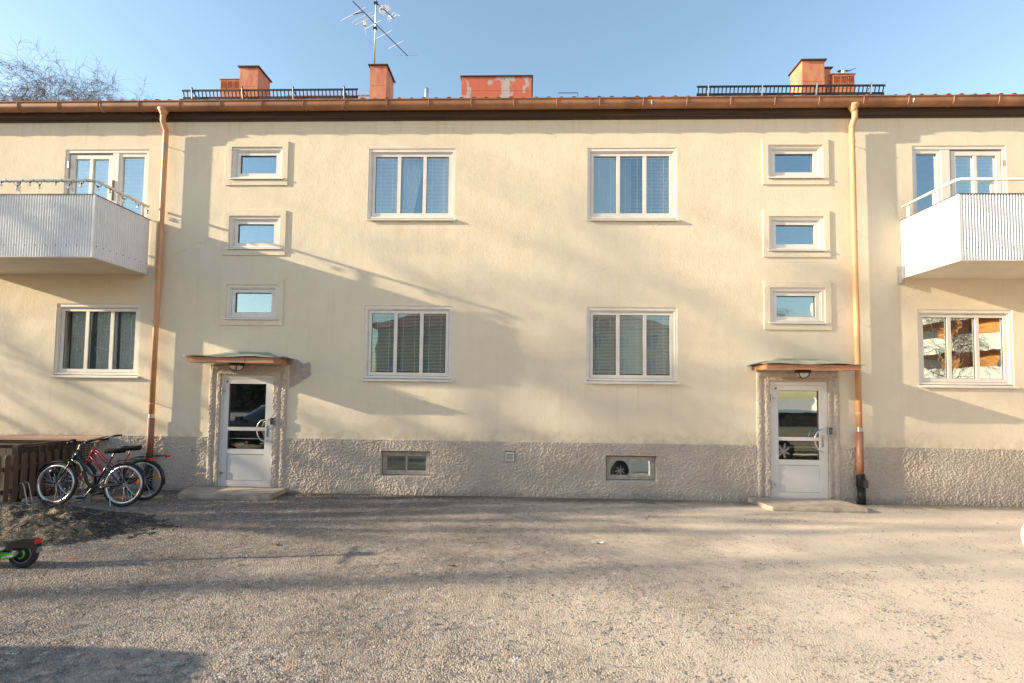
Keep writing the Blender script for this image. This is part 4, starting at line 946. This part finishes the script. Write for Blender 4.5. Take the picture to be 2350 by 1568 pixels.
def pebbles(on_heap=None):
    # loose grit on the yard: tens of thousands of stones, too many to count
    rs = np.random.RandomState(5); base = np.array([(1, 0, 0), (-1, 0, 0), (0, 1, 0), (0, -1, 0), (0, 0, 1)], float)
    fc = np.array([(0, 2, 4), (2, 1, 4), (1, 3, 4), (3, 0, 4)])
    N = 700000; NH = 22000
    x = rs.uniform(-1, 1, N); dep = 1.6 + 7.4 * rs.rand(N) ** 1.35; x = x * (dep * 1.12 + .3); y = dep - 9
    dens = .40 + .60 * N1.fbm(x * .45, y * .45) - .075 * x + .5 * N2.fbm(x * 3, y * 3) - .03 * (y + 5)
    ok = (rs.rand(N) < np.clip(dens - .08, .035, .55)) & (y < -.12); x = x[ok]; y = y[ok]; n = len(x)
    if on_heap:
        x = rs.uniform(-8.9, -4.7, NH); y = rs.uniform(-3.8, -1.5, NH); zz = heap_z(x, y); ok = zz > .004; x, y, zz = x[ok], y[ok], zz[ok]; n = len(x)
    else: zz = np.zeros(n)
    s_ = (rs.gamma(4, .0008, n) + .0020) * (1 + .055 * (y + 9)); ang = rs.rand(n) * 6.28
    sc = np.stack([s_ * rs.uniform(.7, 1.4, n), s_ * rs.uniform(.6, 1.1, n), s_ * rs.uniform(.5, 1.0, n)], 1)
    P = base[None] * sc[:, None] * rs.uniform(.75, 1.25, (n, 5, 1)); c, d = np.cos(ang)[:, None], np.sin(ang)[:, None]
    Q = np.stack([P[..., 0] * c - P[..., 1] * d + x[:, None], P[..., 0] * d + P[..., 1] * c + y[:, None], P[..., 2] - .001 + zz[:, None] + ground_z(x, y)[:, None]], -1).reshape(-1, 3).astype(np.float32)
    Fx = (fc[None] + (np.arange(n) * 5)[:, None, None]).reshape(-1, 3).astype(np.int32)
    me = bpy.data.meshes.new('loose_grit'); me.vertices.add(len(Q)); me.vertices.foreach_set('co', Q.ravel()); me.loops.add(Fx.size); me.loops.foreach_set('vertex_index', Fx.ravel())
    me.polygons.add(len(Fx)); me.polygons.foreach_set('loop_start', np.arange(0, Fx.size, 3, dtype=np.int32)); me.polygons.foreach_set('loop_total', np.full(len(Fx), 3, np.int32)); me.update()
    m_ = Mat('mixed_grit'); oi = m_.voro(18, 'F1', None, 'Color'); sp = m_.n('SeparateColor'); m_.L(oi, sp.inputs[0])
    m_.set(m_.ramp(sp.outputs[0], [(0, (.10, .095, .095, 1)), (.4, (.24, .21, .19, 1)), (.75, (.42, .36, .31, 1)), (.95, (.40, .24, .17, 1)), (1, (.58, .54, .49, 1))]), .85)
    if on_heap:
        m_.set(m_.ramp(sp.outputs[0], [(0, (.025, .025, .026, 1)), (.5, (.06, .055, .052, 1)), (.85, (.13, .11, .095, 1)), (1, (.28, .23, .19, 1))]), .85); me.materials.append(m_.m); stuff(link('loose_stones', me, on_heap)); return
    me.materials.append(m_.m); o = link('loose_grit', me); stuff(o); o['label'] = 'loose grit scattered over the asphalt yard'; o['category'] = 'grit'
pebbles(); pebbles(HEAP)
def litter():
    def leaf(x, y, s_, rz, nm, mat, label, cat):
        P = np.zeros((3, 4, 3))
        for i in range(3):
            for j in range(4): P[i, j] = ((j - 1.5) * s_ * .6, (i - 1) * s_ * .35 * (1 - .3 * abs(j - 1.5)), .012 + .012 * math.sin(j * 1.7 + i))
        q = P.copy(); q[..., 2] -= .0015
        mb = MB().grid(P); mb.grid(q); o = mb.build(nm, M[mat]); o.location = (x, y, 0); o.rotation_euler = (0, 0, rz); tag(o, label, cat, None); return o
    leaf(-.77, -3.65, .07, .4, 'leaf', 'leaf', 'orange dead leaf alone in the middle of the asphalt yard', 'leaf')
    leaf(-3.05, -3.07, .06, 1.2, 'leaf', 'leaf', 'pale brown leaf on the asphalt left of the shadow', 'leaf')
    leaf(.93, -2.73, .085, .2, 'paper_scrap', 'paper', 'white scrap of paper lying on the asphalt', 'litter')
    MB_ = MB().tube([(0, 0, .008), (.05, .01, .008)], .004, 6).build('cigarette_butt', M['amber']); MB_.location = (-5.02, -3.72, .01); tag(MB_, 'cigarette butt beside the gravel heap behind the scooter wheel', 'litter')
litter()

# ------------------------------------------------------------------ electric scooter
def scooter():
    S_ = empty('electric_scooter', (-5.26, -4.0, 0), R(3)); tag(S_, 'green and black electric scooter with a red tail light by the gravel heap', 'scooter')
    r = .155
    def wheel(nm, cx):
        W = MB().tube([(cx + (r - .028) * math.cos(a), 0, r + (r - .028) * math.sin(a)) for a in np.linspace(0, 2 * math.pi, 32, endpoint=False)], .028, 10, closed=True).build(nm, M['rubber'], S_, True)
        MB().lathe((cx, -.022, r), (0, 1, 0), [(.0, 0), (.05, .0), (.108, .006), (.112, .022), (.108, .038), (.05, .044), (.0, .044)], 28).build('disc', M['black_plastic'], W, True)
        MB().tube([(cx + .098 * math.cos(a), -.024, r + .098 * math.sin(a)) for a in np.linspace(0, 2 * math.pi, 28, endpoint=False)], .006, 6, closed=True).build('rim', M['greyplastic'], W, True)
    wheel('rear_wheel', 0); wheel('front_wheel', -.98)
    # rear fender: deep arched shell with squared tail
    out = [(-.185, .165), (-.165, .215), (-.12, .26), (-.06, .292), (.01, .306), (.075, .309), (.135, .305), (.152, .245), (.158, .20), (.125, .185)]
    inn = [(.085, .205), (.03, .215), (-.05, .21), (-.11, .19), (-.145, .16)]
    fd = MB().prism([(x, -.030, z) for x, z in out + inn], (0, .060, 0)).build('fender', M['black_plastic'], S_); smooth_angle(fd, 35)
    MB().prism([(.135, -.031, .300), (.157, -.031, .300), (.157, -.031, .255), (.135, -.031, .258)], (0, .062, 0)).build('tail_light', M['redlens'], S_)
    MB().prism([(.145, -.026, .24), (.165, -.026, .20), (.17, -.026, .165), (.15, -.026, .17)], (0, .052, 0)).build('mud_flap', M['greyplastic'], S_)
    for sy in (-1, 1):
        y = sy * .048
        MB().prism([(-.36, y - .012, .085), (-.36, y - .012, .175), (-.14, y - .012, .17), (-.04, y - .012, .165), (-.03, y - .012, .135), (-.12, y - .012, .105)], (0, .024, 0)).build('swing_arm', M['green'], S_)
        MB().lathe((-.02, y + sy * .010, .172), (0, sy, 0), [(.027, 0), (.027, .014), (.02, .017)], 16).build('axle_cap', M['greyplastic'], S_)
        MB().prism([(-.16, y + sy * .0125, .115), (-.155, y + sy * .0125, .135), (-.05, y + sy * .0125, .15), (-.045, y + sy * .0125, .133)], (0, sy * .004, 0)).build('reflector', M['silver'], S_)
    MB().tube([(.005 + .04 * math.cos(a), -.04, .155 + .045 * math.sin(a)) for a in np.linspace(-1.9, .9, 8)], .008, 6).build('cable_guard', M['green'], S_)
    MB().box(-.86, -.30, -.085, .085, .115, .165).build('deck', M['green'], S_); MB().box(-.85, -.24, -.088, .088, .1655, .180).build('foot_mat', M['black_plastic'], S_)
    MB().box(-.36, -.19, -.07, .07, .181, .195).build('deck_end', M['greyplastic'], S_)
    MB().tube([(-.84, 0, .14), (-.92, 0, .30), (-.90, 0, .42)], [.04, .045, .04], 10).build('neck', M['green'], S_, True)
    MB().tube([(-.925, 0, .30), (-.86, 0, 1.16)], .028, 10).build('stem', M['green'], S_, True)
    for sy in (-1, 1): MB().tube([(-.935, sy * .02, .34), (-.975, sy * .06, .30), (-.98, sy * .062, r)], .016, 8).build('fork_leg', M['black_plastic'], S_)
    MB().tube(catmull([(-.80, -.28, 1.17), (-.85, -.12, 1.19), (-.86, 0, 1.18), (-.85, .12, 1.19), (-.80, .28, 1.17)], 4), .015, 8).build('handlebar', M['black_plastic'], S_, True)
    for sy in (-1, 1): MB().tube([(-.815, sy * .20, 1.18), (-.79, sy * .31, 1.165)], .019, 8).build('grip', M['saddle'], S_)
    MB().box(-.91, -.83, -.07, .07, 1.19, 1.27).build('display', M['black_plastic'], S_); MB().tube([(-.99 - .19 * math.cos(a), 0, r + .19 * math.sin(a)) for a in np.linspace(.5, 2.6, 9)], .03, 8, flat=.4).build('front_fender', M['black_plastic'], S_)
scooter()

# ------------------------------------------------------------------ trees
def bare_tree(name, loc, H, spread, label, seed, droop=0.0, bark='bark', twig='twig', levels=4, dens=1.0, group='bare trees round the yard', rmul=1.0, upright=1.0, top=.42):
    rnd = random.Random(seed); root = empty(name, loc); tag(root, label, 'tree', group)
    tr = MB(); cr = MB(); r0 = H * .014 * rmul
    def branch(p, d, L, r, lev):
        n = 4 if lev < 2 else 3; pts = [p]; rr = [r]; dd = d.copy()
        for i in range(n):
            dd = (dd + Vector((rnd.gauss(0, .16), rnd.gauss(0, .16), rnd.gauss(0, .10) + (.10 * upright if lev == 1 else 0) - droop * (lev >= 2) * .35))).normalized()
            pts.append(pts[-1] + dd * L / n); rr.append(r * (1 - .68 * (i + 1) / n))
        (tr if lev < 2 else cr).tube(pts, rr, 6 if lev < 2 else (4 if lev == 2 else 3), cap=False)
        if lev >= levels: return
        k = int({1: 7, 2: 6, 3: 5}.get(lev, 4) * dens + rnd.random())
        for j in range(k):
            t = rnd.uniform(.25, 1.0); i = min(int(t * n), n - 1); q = pts[i].lerp(pts[i + 1], t * n - i)
            ax = dd.orthogonal().normalized(); ax.rotate(Quaternion(dd, rnd.uniform(0, 6.28))); nd = (dd * rnd.uniform(.55, 1.0) + ax * rnd.uniform(.55, 1.0)).normalized()
            branch(q, nd, L * rnd.uniform(.42, .66), max(rr[i] * .55, .0085 * rmul), lev + 1)
    pts = [Vector((0, 0, 0))]; n = 7
    for i in range(n): pts.append(pts[-1] + Vector((rnd.gauss(0, .035), rnd.gauss(0, .035), 1)) * H * .86 / n)
    rr = [r0 * (1 - .86 * i / n) for i in range(n + 1)]; rr[0] *= 1.3; tr.tube(pts, rr, 10, cap=False)
    k = int(20 * dens)
    for j in range(k):
        t = lerp(.30, .99, (j + rnd.random()) / k); i = min(int(t * n), n - 1); q = pts[i].lerp(pts[i + 1], t * n - i); a = j * 2.4 + rnd.uniform(-.4, .4)
        el = lerp(.35, 1.1, t) + rnd.uniform(-.15, .15); d = Vector((math.cos(a) * math.cos(el), math.sin(a) * math.cos(el), math.sin(el)))
        branch(q, d, spread * lerp(1.0, top, (t - .3) / .7) * rnd.uniform(.75, 1.15), max(rr[i] * .42, .02), 1)
    tr.build('trunk', M[bark], root, True); c = cr.build('crown', M[twig], root, False)
    return root
def copy_tree(src, loc, rz, scale, label, group='bare trees round the yard'):
    r = src.copy(); col.objects.link(r); r.location = loc; r.rotation_euler = (0, 0, rz); r.scale = (scale,) * 3; r['label'] = label; r['group'] = group
    for ch in src.children: c = ch.copy(); col.objects.link(c); c.parent = r
    return r
GB = 'bare birches behind the building'
bt = bare_tree('birch_tree', (-25.6, 16.2, 0), 18.9, 4.4, 'tall bare birch behind the roof at the upper left, the broadest one', 11, .45, 'birch', 'twig', 4, 1.3, GB, .8, 1.0, .75)
copy_tree(bt, (-23.0, 17.6, 0), 2.0, .955, 'bare birch behind the roof, the one nearest to the downpipe', GB); copy_tree(bt, (-28.4, 16.8, 0), 4.0, .985, 'slender bare birch behind the roof, second from the left edge', GB)
copy_tree(bt, (-32.6, 17.5, 0), 5.1, .93, 'lower bare birch behind the roof at the far left edge', GB)
# trees along the yard to the left: they rake the facade with soft streaks of shade
t1 = bare_tree('bare_tree', (-25.5, -5.2, 0), 15.5, 4.6, 'bare tree standing left of the yard, casting streaks on the facade', 23, .1, 'bark', 'twig', 2, .70, rmul=1.5)
copy_tree(t1, (-21.5, -3.6, 0), 1.9, .70, 'smaller bare tree left of the yard, nearest to the facade'); copy_tree(t1, (-36, -9.9, 0), 3.7, .9, 'tall bare tree left of the yard, second from the facade line')
copy_tree(t1, (-26, -17.5, 0), 5.0, .85, 'bare tree left of the yard, third from the facade line'); copy_tree(t1, (-35, -6.3, 0), .8, 1.05, 'bare tree left of the yard, directly behind the nearest tree'); copy_tree(t1, (-41, -7.6, 0), 2.8, 1.15, 'farthest bare tree left of the yard')
copy_tree(bt, (30, -26, 0), .7, .55, 'bare tree before the white and orange block, mirrored in the right window'); copy_tree(bt, (21, -34, 0), 4.1, .5, 'bare tree beside the yellow house across the yard')

# ------------------------------------------------------------------ buildings across the yard (seen in the panes)
M['ywall'] = simple('ochre_wall', (.55, .36, .12), .9, 0, .08, 1); M['owall'] = simple('orange_panel', (.62, .24, .045), .7, 0, .12, .8); M['wband'] = simple('white_balcony_front', (.62, .58, .50), .6, 0, .04, 1)
M['mirrorpane'] = mat_glass('far_window_glass', .35); M['hedge'] = simple('dark_spruce', (.03, .045, .02), .95, 0, .4, 2)
def yellow_house():
    H = empty('yellow_house', (-.5, -40, 0)); tag(H, 'ochre plastered house with hipped red roof across the yard', 'building')
    w_, d_, h_ = 15, 5, 8.6
    MB().box(-w_, w_, -2 * d_, 0, 0, h_).build('wall', M['ywall'], H)
    MB().add([(-w_ - .5, .5, h_), (w_ + .5, .5, h_), (w_ + .5, -2 * d_ - .5, h_), (-w_ - .5, -2 * d_ - .5, h_), (-w_ + 4, -d_, h_ + 2.6), (w_ - 4, -d_, h_ + 2.6)], [(0, 1, 5, 4), (1, 2, 5), (2, 3, 4, 5), (3, 0, 4), (0, 3, 2, 1)]).build('roof', M['tile'], H)
    for zz in (1.2, 4.2, 6.6):
        for k in range(10):
            x = -13.0 + k * 2.9
            W = MB().ring(x - .65, x + .65, zz, zz + 1.4, .08, .08, .08, .08, -.02, .06).build('window', M['paint'], H)
            MB().box(x - .57, x + .57, .02, .03, zz + .08, zz + 1.32).build('pane', M['room'], W)
yellow_house()
def orange_block():
    H = empty('apartment_block', (44, -30, 0)); tag(H, 'tall apartment block with white balcony bands and orange panels', 'building'); H.rotation_euler = (0, 0, R(-14))
    MB().box(0, 12, -26, 22, 0, 15.8).build('wall', M['owall'], H)
    for f in range(5):
        z = .6 + f * 3.0
        for k in range(4):
            y0 = -25 + k * 11.8
            Bc = MB().box(-1.5, -.002, y0, y0 + 10.4, z, z + .2).build('balcony', M['wband'], H)
            MB().box(-1.55, -1.45, y0, y0 + 10.4, z - .25, z + 1.25).build('parapet', M['wband'], Bc)
            for q in range(3): MB().box(-.03, -.004, y0 + .8 + q * 3.3, y0 + 2.4 + q * 3.3, z + .8, z + 2.3).build('window', M['seal'], H)
            MB().box(-1.4, -.01, y0 + 5.0, y0 + 5.1, z + .21, z + 2.7).build('divider', M['owall'], Bc)
orange_block()
def garage():
    H = empty('garage_row', (-25, -36, 0)); tag(H, 'low dark wooden garage row across the yard on the left', 'building')
    MB().box(-9, 9, -5, 0, 0, 3.4).build('wall', M['planks'], H); MB().box(-9.4, 9.4, -5.4, .5, 3.4, 3.65).build('roof', M['blackmetal'], H)
    for k in range(5): MB().box(-8.6 + k * 3.5, -5.9 + k * 3.5, .001, .05, .05, 2.4).build('garage_door', M['fence'], H)
garage()
def grey_house():
    H = empty('grey_house', (-50, -37, 0)); tag(H, 'grey rendered house across the yard at the far left', 'building')
    MB().box(-14, 14, -9, 0, 0, 11).build('wall', M['greyplastic'], H)
    MB().add([(-14.5, .5, 11), (14.5, .5, 11), (14.5, -9.5, 11), (-14.5, -9.5, 11), (-14.5, -4.5, 14), (14.5, -4.5, 14)], [(0, 1, 5, 4), (2, 3, 4, 5), (1, 2, 5), (3, 0, 4), (0, 3, 2, 1)]).build('roof', M['capdark'], H)
    for zz in (1.2, 4.4, 7.6):
        for k in range(8):
            x = -12 + k * 3.4; W = MB().ring(x - .65, x + .65, zz, zz + 1.5, .08, .08, .08, .08, -.02, .06).build('window', M['paint'], H)
            MB().box(x - .57, x + .57, .02, .03, zz + .08, zz + 1.42).build('pane', M['room'], W)
grey_house()
def spruce(loc, H, label, seed):
    rnd = random.Random(seed); root = empty('spruce_tree', loc); tag(root, label, 'tree', 'spruces across the yard'); MB().tube([(0, 0, 0), (0, 0, H)], [.16, .02], 8).build('trunk', M['bark'], root)
    mb = MB()
    for i in range(1500):
        t = rnd.random() ** .8; z = lerp(.6, H, t); r = (1 - t) * H * .24 * rnd.uniform(.25, 1.05) + .05; a = rnd.uniform(0, 6.28); c = Vector((math.cos(a) * r, math.sin(a) * r, z - r * .25)); o = Vector((math.cos(a), math.sin(a), -.4)) * rnd.uniform(.25, .5); s_ = Vector((-math.sin(a), math.cos(a), rnd.uniform(-.3, .3))) * rnd.uniform(.08, .2)
        mb.add([c - s_, c + s_, c + o], [(0, 1, 2)])
    mb.build('crown', M['hedge'], root)
for i, (x, y, h_) in enumerate(((-24, -33, 6.5), (-20.5, -35, 7.5), (-28, -34, 5.5), (19, -37, 7))):
    spruce((x, y, 0), h_, ['mid-sized dark spruce before the garage row', 'tallest dark spruce beside the yellow house corner', 'short dark spruce at the middle of the garage row', 'lone dark spruce right of the yellow house'][i], 40 + i)

# ------------------------------------------------------------------ parked cars
M['carglass'] = simple('tinted_car_glass', (.012, .016, .018), .05); M['carwhite'] = simple('white_car_paint', (.78, .78, .78), .15, 0, .01); M['carbeige'] = simple('champagne_car_paint', (.42, .37, .28), .22, .35, .02); M['cardark'] = simple('dark_grey_car_paint', (.05, .055, .06), .2, .2, .02)
def car(loc, rz, paint, label, kind):
    C = empty('parked_car', loc, rz); tag(C, label, 'car', 'cars parked round the yard')
    # stations: x, sill z, belt z, half width, roof z (None = bonnet)
    if kind == 'wagon': st = [(-2.30, .42, .62, .62, 0), (-2.22, .30, .74, .78, 0), (-1.85, .24, .86, .86, 0), (-1.35, .22, .93, .88, 0), (-.98, .22, .97, .89, .06), (-.45, .22, .98, .90, .40), (-.05, .22, .98, .90, .49), (.5, .22, .99, .90, .50), (1.1, .22, 1.00, .90, .49), (1.7, .24, 1.01, .88, .45), (2.02, .28, 1.0, .84, .28), (2.25, .32, .95, .80, 0), (2.32, .42, .80, .70, 0)]
    else: st = [(-2.05, .42, .60, .60, 0), (-1.98, .30, .72, .76, 0), (-1.6, .24, .86, .83, 0), (-1.15, .22, .93, .85, 0), (-.8, .22, .96, .86, .07), (-.3, .22, .97, .87, .42), (.1, .22, .97, .87, .50), (.7, .22, .98, .87, .50), (1.25, .24, .99, .85, .44), (1.65, .28, .99, .81, .22), (1.92, .32, .92, .78, 0), (1.98, .42, .76, .68, 0)]
    n = 13; rows = []
    for x, zs, zb, hw, rh in st:
        pr = [(hw * .80, zs), (hw * .97, zs + .10), (hw, (zs + zb) / 2), (hw * .985, zb - .06), (hw * .95, zb)]
        if rh > 0: pr += [(hw * .93, zb + .012), (lerp(hw * .93, hw * .74, .5), zb + rh * .5), (hw * .74, zb + rh * .90), (hw * .60, zb + rh), (0, zb + rh * 1.045)]
        else: pr += [(hw * .92, zb + .004), (hw * .85, zb + .015), (hw * .72, zb + .025), (hw * .55, zb + .035), (0, zb + .05)]
        rows.append([(x, -y, z) for y, z in pr] + [(x, y, z) for y, z in pr[::-1][1:]])
    m = len(rows[0]); body = MB(); gl = MB(); V = [p for r in rows for p in r]
    bf, gf = [], []
    for i in range(len(rows) - 1):
        for j in range(m - 1):
            q = (i * m + j, i * m + j + 1, (i + 1) * m + j + 1, (i + 1) * m + j); jj = j if j < 9 else m - 2 - j
            side = jj in (5, 6) and st[i][4] > .05 and st[i + 1][4] > .05
            screen = jj in (7, 8) and ((st[i][4] == 0) != (st[i + 1][4] == 0) or (i > 0 and st[i][4] < .1 and st[i + 1][4] > .3) or (st[i][4] > .4 and st[i + 1][4] < .35))
            (gf if side or screen else bf).append(q)
    bf.append(tuple(range(m))); bf.append(tuple(range((len(rows) - 1) * m, len(rows) * m)))
    def sub(fs, nm, mat, par):
        idx = sorted({k for f in fs for k in f}); mp = {k: i for i, k in enumerate(idx)}
        return MB().add([V[k] for k in idx], [tuple(mp[k] for k in f) for f in fs]).build(nm, mat, par, True)
    b = sub(bf, 'body', M[paint], C); smooth_angle(b, 50); sub(gf, 'windows', M['carglass'], C)
    xr, xf = (1.35, -1.38) if kind == 'wagon' else (1.2, -1.28); hw = .86 if kind == 'wagon' else .83
    for x in (xf, xr):
        for sy in (-1, 1):
            MB().lathe((x, sy * (hw - .10), .33), (0, sy, 0), [(.36, 0), (.365, .13)], 28).build('wheel_arch', M['black_plastic'], C)
            W = MB().lathe((x, sy * (hw - .08), .32), (0, sy, 0), [(.20, 0), (.31, .0), (.32, .03), (.32, .12), (.305, .145), (.21, .15)], 30).build('wheel', M['rubber'], C, True)
            MB().lathe((x, sy * (hw + .062), .32), (0, sy, 0), [(.215, 0), (.21, .012), (.20, .002)], 30).build('rim', M['black_plastic'], W)
            for k in range(7):
                a = 2 * math.pi * k / 7; MB().obox((x + .11 * math.cos(a), sy * (hw + .07), .32 + .11 * math.sin(a)), (.10 * math.cos(a), 0, .10 * math.sin(a)), (-.026 * math.sin(a), 0, .026 * math.cos(a)), (0, .008, 0)).build('wheel_spoke', M['rim'], W)
            MB().lathe((x, sy * (hw + .068), .32), (0, sy, 0), [(.06, 0), (.05, .015)], 14).build('hub_cap', M['rim'], W)
    e = st[-1][0]; f = st[0][0]
    for sy in (-1, 1):
        MB().obox((f + .10, sy * .60, .70), (.06, 0, .0), (0, .13, 0), (0, 0, .05)).build('headlight', M['bulb'], C); MB().obox((e - .06, sy * .70, .86), (.03, 0, 0), (0, .09, 0), (0, 0, .10)).build('tail_lamp', M['redlens'], C)
        MB().obox((-.72, sy * 1.0, 1.0), (.06, 0, 0), (0, .09, 0), (0, 0, .06)).build('mirror', M[paint], C); MB().obox((.25, sy * (hw + .045), .84), (.09, 0, 0), (0, .012, 0), (0, 0, .013)).build('door_handle', M['chrome'], C)
    MB().box(f - .015, f + .06, -.26, .26, .46, .57).build('number_plate', M['paper'], C)
    return C
car((8.85, -6.35, 0), R(180), 'carbeige', 'champagne estate car parked out of frame, mirrored in the right entrance door', 'wagon')
car((5.1, -12.1, 0), R(180), 'carwhite', 'white hatchback parked out of frame, mirrored in the right basement window', 'hatch')
car((-8.3, -6.95, 0), R(0), 'cardark', 'dark grey car parked out of frame at left, casting the corner shadow', 'hatch')
bs = empty('bollard', (3.712, -5.5, 0)); tag(bs, 'white ball-topped bollard just cut by the right edge of the picture', 'bollard')
MB().lathe((0, 0, 0), (0, 0, 1), [(.10, 0), (.10, .02), (.05, .05), (.05, .74)], 20).build('post', M['carwhite'], bs, True); MB().lathe((0, 0, .92), (0, 0, 1), [(.205 * math.cos(t), .205 * math.sin(t)) for t in np.linspace(-1.5, 1.5, 18)], 32).build('ball', M['carwhite'], bs, True)
